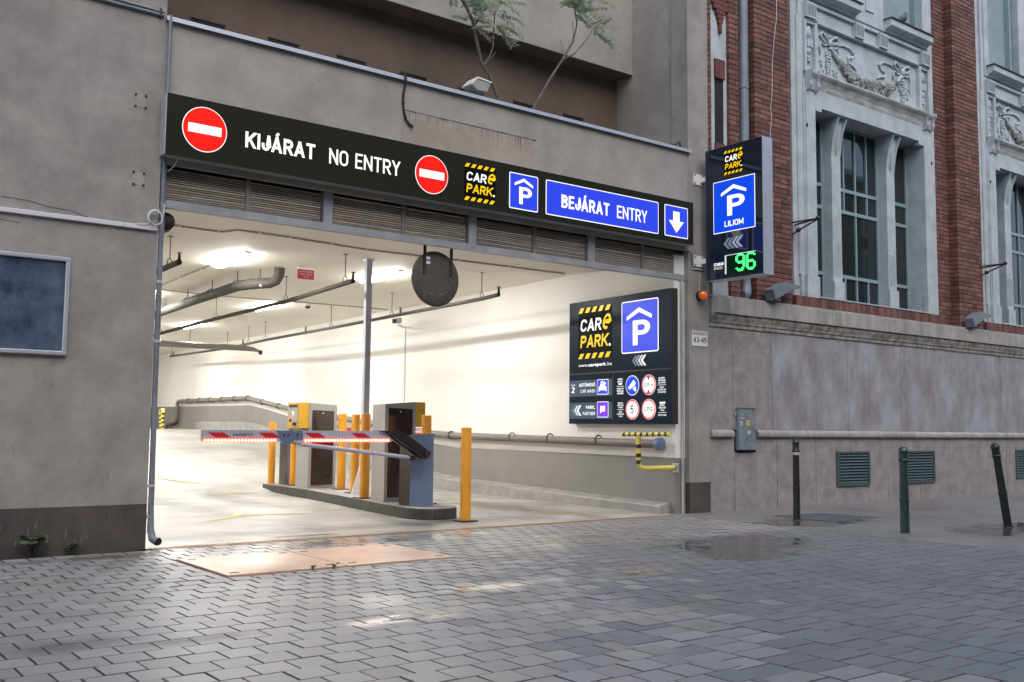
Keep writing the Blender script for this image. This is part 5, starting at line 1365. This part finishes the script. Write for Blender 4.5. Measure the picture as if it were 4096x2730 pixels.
# object colour differs per loose brick: the material reads both
for m_ in ('brick', 'paver', 'paver_sky'):
    n = M[m_].node_tree.nodes; L = M[m_].node_tree.links
    oi = n.new('ShaderNodeObjectInfo'); g_ = [q for q in n if q.type == 'NEW_GEOMETRY'][0]
    ad = n.new('ShaderNodeMath'); ad.operation = 'ADD'; fr = n.new('ShaderNodeMath'); fr.operation = 'FRACT'
    L.new(oi.outputs['Random'], ad.inputs[1]); L.new(g_.outputs['Random Per Island'], ad.inputs[0]); L.new(ad.outputs[0], fr.inputs[0])
    for lk in list(L):
        if lk.from_node == g_ and lk.from_socket.name == 'Random Per Island' and lk.to_node != ad:
            to = lk.to_socket; L.remove(lk); L.new(fr.outputs[0], to)

# narrow white panel with slit window and dark brick ornaments
bp_(MB().box(7.586, 7.969, .082, .455, ZB0, ZT), 'plaster_panel', M['plaster'])
bp_(MB().box(7.71, 7.895, .0795, .0825, 5.13, 6.06), 'slit_window', M['dark'])
for i in range(5):
    x = 7.70+.0405*i
    bp_(MB().cbox(x+.0015, x+.039, .045, .085, 6.065, 6.345, .003, 'y'), 'brick', M['brickd'])
for i in range(5): bp_(MB().cbox(7.70+.0405*i+.0015, 7.70+.0405*i+.039, .05, .085, 4.98, 5.125, .003, 'y'), 'brick', M['brickd'])
zc_ = 6.735
for wd, h_ in ((.05,.14),(.09,.065),(.13,.065),(.19,.065),(.30,.075),(.36,.075),(.24,.075),(.16,.075),(.11,.09)):
    bp_(MB().cbox(7.815-wd/2, 7.815+wd/2, .04, .085, zc_+.002, zc_+h_-.002, .003, 'y'), 'brick', M['brickd']); zc_ += h_
# window bays
RR = random.Random(77)
def bay(dx):
    X = lambda v: v+dx
    P = 'plaster'
    # side strips with grooves, flat faces, feet
    for sx in (1, -1):
        mx = lambda v: X(11.48+(v-11.48)*sx)
        bx_ = lambda mb, a, b_, y0, y1, z0, z1: mb.box(min(mx(a),mx(b_)), max(mx(a),mx(b_)), y0, y1, z0, z1)
        q = MB(); bx_(q, 9.462, 9.60, .085, .455, 3.106, ZT); bp_(q, 'moulded_strip', M[P])
        q = MB(); bx_(q, 9.6005, 9.70, .045, .455, 3.106, ZT); bp_(q, 'moulded_strip', M[P])
        q = MB(); q.tube([(mx(9.60), .075, 3.45), (mx(9.60), .075, 7.5)], .028, 10); bp_(q, 'bead', M[P])
        q = MB(); q.tube([(mx(9.70), .035, 3.45), (mx(9.70), .035, 6.5)], .018, 8); bp_(q, 'bead', M[P])
        q = MB(); bx_(q, 9.7005, 9.94, .0, .455, 3.106, 6.09); bp_(q, 'bay_face', M[P])
        q = MB(); bx_(q, 9.66, 9.965, -.018, .06, 3.106, 3.43); bp_(q, 'foot_block', M[P])
        q = MB(); q.tube([(mx(9.72),-.002,5.72),(mx(9.72),-.004,5.76),(mx(9.72),-.002,5.80)], [.004,.02,.004], 8); bp_(q, 'guard_knob', M['darkmetal'])
    bp_(MB().box(X(9.7005), X(13.2595), .0, .455, 6.0905, 6.36), 'window_head', M[P])
    bp_(MB().box(X(9.945), X(10.10), -.001, .10, 6.03, 6.09), 'head_corner', M[P])
    bp_(MB().box(X(12.86), X(13.015), -.001, .10, 6.03, 6.09), 'head_corner', M[P])
    bp_(MB().box(X(9.94), X(13.02), -.045, .38, 3.106, 3.128), 'window_sill', M['alu'])
    # soffit is the head's own underside; mullions
    for a in (10.59, 12.13):
        q = MB(); q.box(X(a), X(a+.24), .18, .40, 3.13, 6.09)
        bp_(q, 'mullion', M[P])
        q = MB(); q.box(X(a-.012), X(a+.252), .150, .1795, 3.13, 3.45); bp_(q, 'foot_block', M[P])
        pr = [(.179,5.48),(.165,5.60),(.150,5.72),(.120,5.85),(.075,5.97),(.040,6.05),(.04,6.088),(.179,6.088)]
        for c0, c1 in ((a-.004, a+.035), (a+.205, a+.244)):
            bp_(MB().extr_x(pr, X(c0), X(c1)), 'capital_scroll', M[P])
        bp_(MB().extr_x([(.179,5.55),(.150,5.75),(.120,5.90),(.110,6.0),(.11,6.088),(.179,6.088)], X(a+.036), X(a+.204)), 'capital_scroll', M[P])
        q = MB(); q.tube([(X(a+.12),.148,5.80),(X(a+.12),.165,5.58),(X(a+.12),.170,5.50)], [.03,.028,.008], 8); bp_(q, 'leaf_ornament', M[P])
        q = MB()
        for i in range(5): q.box(X(a+.035+.037*i), X(a+.035+.037*i+.018), .172, .1795, 3.55, 4.05)
        bp_(q, 'fluting', M[P])
    # glazing
    rails = [3.13, 3.594, 4.66, 5.02, 6.09]
    for (l, r_, bars) in ((9.94,10.59,[10.24]),(10.83,12.13,[11.155,11.48,11.805]),(12.37,13.02,[12.70])):
        fr_ = MB(); fr_.box(X(l), X(l+.04), .345, .375, 3.13, 6.09); fr_.box(X(r_-.04), X(r_), .345, .375, 3.13, 6.09)
        for z in rails[1:4]: fr_.box(X(l+.0405), X(r_-.0405), .340, .374, z-.028, z+.028)
        fr_.box(X(l+.0405), X(r_-.0405), .345, .375, 3.13, 3.165); fr_.box(X(l+.0405), X(r_-.0405), .345, .375, 6.05, 6.09)
        wn = bp_(fr_, 'window', M['winframe'])
        for i, (za, zb) in enumerate(zip(rails, rails[1:])):
            bb = bars if len(bars) == 1 or i != 1 else [11.48]
            if len(bars) == 1: bb = []
            ed = [l+.04]+bb+[r_-.04]
            for b_ in bb:
                MB().box(X(b_-.016), X(b_+.016), .343, .373, za+.03, zb-.03).build('glazing_bar', M['winframe'], wn)
            for a, b_ in zip(ed, ed[1:]):
                q = MB(); tx, tz = RR.uniform(-.006,.006), RR.uniform(-.006,.006)
                q.obox(((X(a)+X(b_))/2, .372, (za+zb)/2), (1, tx, 0), (-tx, 1, -tz), (0, tz, 1), (b_-a)/2, .003, (zb-za)/2)
                q.build('pane', M['glass'], wn)
    # cove moulding with scrolled ends
    prof = [(.4,6.36),(.0,6.36),(-.012,6.40),(-.020,6.45),(-.045,6.51),(-.085,6.55),(-.10,6.575),(-.098,6.60),(-.08,6.612),(.4,6.612)]
    bp_(MB().extr_x(prof, X(9.96), X(13.0)), 'cove_moulding', M['plasterd'] if 0 else M['cove'])
    for a, b_ in ((9.72, 9.955), (13.005, 13.24)):
        pr2 = [(.2,6.30),(.02,6.30),(-.05,6.32),(-.085,6.38),(-.07,6.45),(-.09,6.51),(-.125,6.56),(-.125,6.605),(-.10,6.62),(.2,6.62)]
        q = MB(); q.extr_x(pr2, X(a), X(a+.045)); q.extr_x(pr2, X(b_-.045), X(b_)); bp_(q, 'scroll_console', M[P])
        bp_(MB().extr_x([(.2,6.33),(-.02,6.33),(-.04,6.40),(-.045,6.50),(-.09,6.56),(-.09,6.60),(.2,6.60)], X(a+.046), X(b_-.046)), 'scroll_console', M['cove'])
    # relief panel
    bp_(MB().box(X(9.7005), X(13.2595), .07, .455, 6.613, 7.44), 'relief_ground', M[P])
    for a, b_ in ((9.70,9.75),(9.965,10.03),(12.93,12.995),(13.21,13.26)):
        bp_(MB().box(X(a), X(b_), .0, .0695, 6.613, 7.47), 'panel_rib', M[P])
    for a in (9.751, 12.996):
        q = MB(); c = X(a+.107)
        q.ball((c, .06, 7.27), .085, 10, 8, (.9,.55,1.2)); q.ball((c, .05, 7.32), .05, 8, 6, (.8,.8,1)); q.box(c-.075, c+.075, .02, .07, 7.09, 7.13)
        for i in range(3): q.box(c-.06+.045*i, c-.03+.045*i, .015, .07, 7.03, 7.16)
        q.ball((c, .06, 6.97), .065, 10, 8, (1,.6,1)); q.ball((c, .06, 6.87), .04, 8, 6, (1,.6,1)); q.box(c-.05, c+.05, .03, .07, 6.80, 6.83)
        bp_(q, 'urn_relief', M[P])
        bp_(MB().box(X(a), X(a+.213), .01, .0695, 7.40, 7.44), 'panel_cap', M[P])
    G = MB(); rb = MB(); rr = random.Random(13)
    A_, B_ = (10.40, 7.22), (12.46, 7.22)
    # fruit swag
    for i in range(330):
        t = rr.random(); x = 10.55+(12.36-10.55)*t; s_ = math.sin(PI*t)
        zc2 = 7.02-.33*(1-(2*t-1)**2)+.04*abs(2*t-1)
        th2 = .022+.125*s_**1.1
        an = rr.uniform(0, 2*PI); q = rr.random()**.5
        r = rr.uniform(.020, .044)*(.75+.5*s_)
        G.ball((X(x)+rr.uniform(-.02,.02), .065-.055*s_*math.sqrt(max(0,1-q*q*.9))-.012, zc2+th2*q*math.sin(an)), r, 6, 5)
    for (bx0, bz) in (A_, B_):
        side = 1 if bx0 < 11.4 else -1
        rb.ball((X(bx0), .03, bz), .05, 10, 8, (.8,.7,1.25)); rb.ball((X(bx0), .04, bz-.09), .03, 8, 6); rb.ball((X(bx0), .045, bz+.10), .03, 8, 6)
        for k in (-1, 1):
            rb.tube([(X(bx0), .05, bz+.03), (X(bx0+k*.10), .045, bz+.10), (X(bx0+k*.19), .045, bz+.14), (X(bx0+k*.24), .04, bz+.08), (X(bx0+k*.17), .05, bz+.02), (X(bx0+k*.05), .05, bz)], [.012,.02,.026,.024,.018,.010], 7)
            rb.tube([(X(bx0), .055, bz-.02), (X(bx0+k*.13), .05, bz-.06), (X(bx0+k*.22), .05, bz-.02), (X(bx0+k*.26), .045, bz-.12), (X(bx0+k*.22), .055, bz-.24), (X(bx0+k*.28), .05, bz-.36)], [.010,.018,.014,.018,.014,.006], 7)
        for j in range(9):
            zz = bz-.16-.045*j; wj = .05*(1-.5*abs(j-3)/5)
            for k in (-1, 0, 1):
                rb.ball((X(bx0-side*.03+k*wj+rr.uniform(-.01,.01)), .05, zz+rr.uniform(-.01,.01)), rr.uniform(.016,.028), 6, 5)
        for k in range(5):
            x = bx0+rr.uniform(-.25,.25); z = bz-rr.uniform(.22,.50)
            rb.tube([(X(x), .062, z), (X(x+.03), .045, z-.035), (X(x+.01), .05, z-.075), (X(x+.045), .062, z-.11)], [.006,.018,.014,.005], 6)
        # long fluttering ribbon towards the middle
        w0 = bx0+side*.22
        pts = [(w0, bz+.02),(w0+side*.16, bz+.06),(w0+side*.34, bz+.05),(w0+side*.46, bz-.03),(w0+side*.40, bz-.09),(w0+side*.28, bz-.12),(w0+side*.30, bz-.20),(w0+side*.42, bz-.22),(w0+side*.52, bz-.27)]
        rb.tube([(X(x), .055, z) for x, z in pts], [.008,.016,.022,.026,.020,.022,.024,.018,.008], 7)
        rb.tube([(X(bx0+side*.02), .045, bz-.05), (X(bx0+side*.10), .035, bz-.14), (X(bx0+side*.20), .03, bz-.22)], [.015,.03,.035], 8)
    bp_(G, 'fruit_garland', M['garland'])['kind'] = 'stuff'; bp_(rb, 'ribbon_relief', M[P])['kind'] = 'stuff'
    # frieze with fluted blocks
    bp_(MB().box(X(9.7005), X(13.2595), .045, .455, 7.4705, 7.80), 'frieze_ground', M[P])
    bp_(MB().box(X(9.7005), X(13.2595), .0, .069, 7.441, 7.470), 'frieze_fillet', M[P])
    for a, b_ in ((9.715,9.965),(11.02,11.25),(11.71,11.94),(12.995,13.245)):
        q = MB(); q.box(X(a), X(b_), -.035, .044, 7.4707, 7.72); blk = bp_(q, 'fluted_block', M[P])
        q = MB(); n_ = 6; w_ = (b_-a-.03)/n_
        for i in range(n_): q.box(X(a+.015+w_*i+w_*.2), X(a+.015+w_*i+w_*.72), -.0365, -.034, 7.50, 7.68)
        q.build('flute_shade', M['flute_shade'], blk)
    for a, b_ in ((9.97,11.015),(11.255,11.705),(11.945,12.99)):
        bp_(MB().box(X(a), X(b_), .0, .0445, 7.70, 7.745), 'frieze_fillet', M[P])
    # upper windows with sills, birds and blinds
    for a, b_ in ((9.76,11.06),(11.90,13.20)):
        bp_(MB().extr_x([(.2,7.80),(.0,7.80),(-.02,7.83),(-.10,7.86),(-.12,7.875),(-.12,7.985),(.2,7.985)], X(a), X(b_)), 'upper_sill', M[P])
        bp_(MB().box(X(a-.02), X(b_+.02), -.145, .2, 7.9855, 8.0), 'sill_sheet', M['darkmetal'])
        bp_(MB().box(X(a+.16), X(b_-.16), .22, .24, 8.0, ZT), 'window', M['blind'])
        q = MB(); q.box(X(a+.10), X(a+.16), .12, .25, 8.0, ZT); q.box(X(b_-.16), X(b_-.10), .12, .25, 8.0, ZT); bp_(q, 'window_frame', M['winframe'])
    for a, b_ in ((9.7005,9.859),(11.061,11.899),(13.101,13.2595)):
        bp_(MB().box(X(a), X(b_), .02, .455, 7.801, ZT), 'upper_pier', M[P])
    bp_(MB().box(X(11.36), X(11.60), .0, .0195, 8.02, ZT), 'pier_panel', M[P])
    bp_(MB().box(X(9.8595), X(13.1005), .26, .455, 7.801, ZT), 'window_back', M['dark'])
M['cove'] = mat('sooty_cove_plaster', (.50,.525,.53), .8, c2=(.28,.28,.255), scale=6, bump=.2, bscale=60, stretch=(.6,1,2.2))
M['garland'] = mat('sooty_garland', (.40,.42,.42), .85, c2=(.17,.16,.14), scale=4.5, bump=.2, bscale=80, island=.15)
M['flute_shade'] = mat('flute_shade_colour', (.11,.12,.13), .8)  # groove shade drawn as dark strips on the flat block face
for k in range(2): bay(PER*k)
bp_(MB().box(9.42+2*PER, 30, .05, .455, 2.96, ZT), 'plain_wall', M['plaster'])
# rain pipe in the brick recess
t = thing('zinc_downpipe', (8.385, .125, 3), 'grey zinc downpipe in the brick recess behind the blade sign', 'pipe')
MB().tube([(8.385,.125,11.4),(8.385,.125,3.25),(8.385,.115,3.14),(8.36,.09,3.06),(8.30,.07,3.01),(8.22,.06,3.0)], .080, 16).build('pipe_run', M['tin'], t)
for z in (6.07, 3.28): MB().lathe([(.082,-.018),(.088,-.015),(.088,.015),(.082,.018)], (8.385,.125,z), 18).build('pipe_clamp', M['tin'], t)
MB().tube([(8.18,.12,6.06),(8.31,.12,6.065)], .008, 6).build('pipe_hook', M['tin'], t)
t = thing('lightning_wire', (9.0, .02, 5), 'thin pale wire running down the brick pilaster to the blade sign', 'wire')
MB().tube([(9.06,.022,9.3),(9.05,.022,7.3),(8.98,.022,6.9),(8.93,.022,6.5),(8.92,.022,6.1),(8.88,.022,5.85),(8.90,.022,5.7),(8.86,.022,5.45),(8.80,.0,5.2),(7.46,-1.0,4.89)], .0045, 5).build('wire_run', M['wcable'], t)
# wall brackets
for (x, z, lab) in ((9.44,4.21,'black iron wall bracket on the plaster bay beside the blade sign'),(14.99,4.14,'black iron wall bracket on the second brick pilaster, farther along')):
    t = thing('wall_bracket', (x, 0, z), lab, 'bracket', 'iron brackets on the brick building')
    q = MB()
    q.tube([(x-.04,.09,z),(x,-.36,z)], .013, 8); q.tube([(x+.06,.09,z-.02),(x,-.36,z)], .013, 8); bp_q = q.build('bracket_arm', M['darkmetal'], t)
    MB().tube([(x,.09,z-.17),(x,-.1,z-.10),(x,-.36,z-.01)], .013, 8).build('bracket_brace', M['darkmetal'], t)
    q = MB(); q.ball((x,-.37,z+.005), .036, 8, 6); q.ball((x+.005,-.02,z-.12), .038, 8, 6); q.build('bracket_knob', M['darkmetal'], t)
# flood lamps standing on the cornice
for x, lab in ((8.60,'grey facade lamp on the cornice under the brick pilaster, beside the zinc downpipe'),(14.12,'grey facade lamp on the cornice, farther along by the second pilaster')):
    t = thing('facade_lamp', (x, -.1, 2.95), lab, 'lamp', 'facade lamps on the cornice')
    k = MB(); k.poly([(x+.05,-.20,2.965),(x+.0,-.20,3.10),(x+.30,-.20,3.235),(x+.62,-.20,3.205),(x+.62,-.20,3.165),(x+.42,-.20,3.13),(x+.20,-.20,3.02)], (0,.17,0)); k.build('lamp_head', M['lampgrey'], t)
    MB().poly([(x+.02,-.15,2.951),(x+.01,-.15,3.03),(x+.10,-.15,3.06),(x+.22,-.15,3.0),(x+.24,-.15,2.96)], (0,.09,0)).build('lamp_bracket', M['lampgrey'], t)
    MB().poly([(x+.43,-.19,3.128),(x+.60,-.19,3.163),(x+.60,-.19,3.158),(x+.43,-.19,3.122)], (0,.15,0)).build('lamp_glass', M['sticker_w'], t)
# utility cabinet
t = thing('utility_cabinet', (8.21, -.03, .82), 'narrow grey utility cabinet with stickers let into the stone base', 'cabinet')
MB().box(7.985, 8.434, .006, .011, .790, 1.107).build('recess', M['dark'], t)
MB().cbox(8.005, 8.365, -.055, .005, .825, 1.40, .006, 'y').build('cabinet_door', M['cabgrey'], t)
MB().box(8.0, 8.37, -.065, .005, 1.401, 1.412).build('cabinet_lid', M['cabgrey'], t)
for a, b_, c, d, m_ in ((8.055,8.115,1.29,1.335,'winframe'),(8.05,8.13,1.255,1.275,'sticker_w'),(8.035,8.085,1.165,1.225,'sticker_w'),(8.155,8.23,1.165,1.24,'sticker_y'),(8.19,8.25,1.045,1.095,'sticker_w'),(8.185,8.20,1.19,1.21,'plinth')):
    MB().box(a, b_, -.0562 if m_ != 'plinth' else -.0568, -.0553, c, d).build('sticker', M[m_], t)
MB().tube([(7.985,-.02,1.34),(7.96,-.03,1.34),(7.96,-.03,1.30)], .010, 6).build('hasp', M['alu'], t)
# vents in the base
for i, (a, b_) in enumerate(((10.305,11.165),(12.18,13.06),(15.87,16.76))):
    lab = ('green louvred vent in the stone base, nearest the utility cabinet','green louvred vent behind the thick green bollard','green louvred vent farthest along the stone base')[i]
    t = thing('base_vent', ((a+b_)/2, -.01, .27), lab, 'vent', 'louvred vents in the stone base')
    MB().box(a+.02, b_-.02, -.006, -.0035, .29, .77).build('vent_back', M['dark'], t)
    q = MB(); q.box(a, a+.035, -.030, -.0036, .268, .790); q.box(b_-.035, b_, -.030, -.0036, .268, .790); q.box(a+.0355, b_-.0355, -.030, -.0036, .268, .300); q.box(a+.0355, b_-.0355, -.030, -.0036, .758, .790); q.build('vent_frame', M['ventg'], t)
    for k in range(10):
        z = .306+.0455*k; MB().obox(((a+b_)/2, -.016, z+.016), (1,0,0), (0,.62,.78), (0,-.78,.62), (b_-a)/2-.0365, .018, .0018).build('slat', M['ventg'], t)
# pigeons on the sills
for x, lab in ((12.33,'grey pigeon perched on the sill under the pale upper window'),(17.9,'grey pigeon on the farther sill at the frame edge')):
    t = thing('pigeon', (x, -.06, 8.0), lab, 'pigeon', 'pigeons on the upper sills')
    q = MB(); q.tube([(x-.16,-.06,8.02),(x-.09,-.06,8.06),(x-.02,-.06,8.09),(x+.05,-.06,8.12),(x+.085,-.06,8.165),(x+.10,-.06,8.20),(x+.115,-.06,8.215),(x+.14,-.06,8.212)], [.008,.03,.058,.06,.042,.034,.030,.006], 10)
    q.build('body', M['bird'], t)
    q = MB(); q.tube([(x+.135,-.06,8.213),(x+.165,-.06,8.205)], [.010,.002], 6); q.build('beak', M['pix'], t)
    q = MB(); q.tube([(x+.0,-.075,8.05),(x+.005,-.075,8.0)], .005, 5); q.tube([(x+.0,-.045,8.05),(x+.005,-.045,8.0)], .005, 5); q.build('leg', M['redsign'], t)

# ------------------------------------------------------------------ the houses across the street, behind the camera
t = thing('opposite_house', (8, -19, 0), 'pale rendered house across the street with rows of white framed windows', 'building')
M['oppo'] = mat('ochre_render', (.30,.24,.20), .9, var=.12, scale=.6)
MB().box(-26, 46, -25, -19, -.05, 14.2).build('house_wall', M['oppo'], t)
fm = MB().box(-.85, .85, -.05, .12, -1.35, 1.35).mesh('window'); fm.materials.append(M['white'])
pm = MB().box(-.62, .62, .121, .14, -1.12, 1.12).mesh('pane'); pm.materials.append(M['glass'])
for fl_ in range(4):
    for k in range(22):
        o = bpy.data.objects.new('window', fm); col.objects.link(o); o.parent = t; o.location = (-23.5+k*3.1-8, 0, 2.0+3.35*fl_)
        o2 = bpy.data.objects.new('pane', pm); col.objects.link(o2); o2.parent = o
for z in (3.95, 13.9): MB().box(-26, 46, -18.999, -18.8, z, z+.25).build('string_course', M['white'], t)
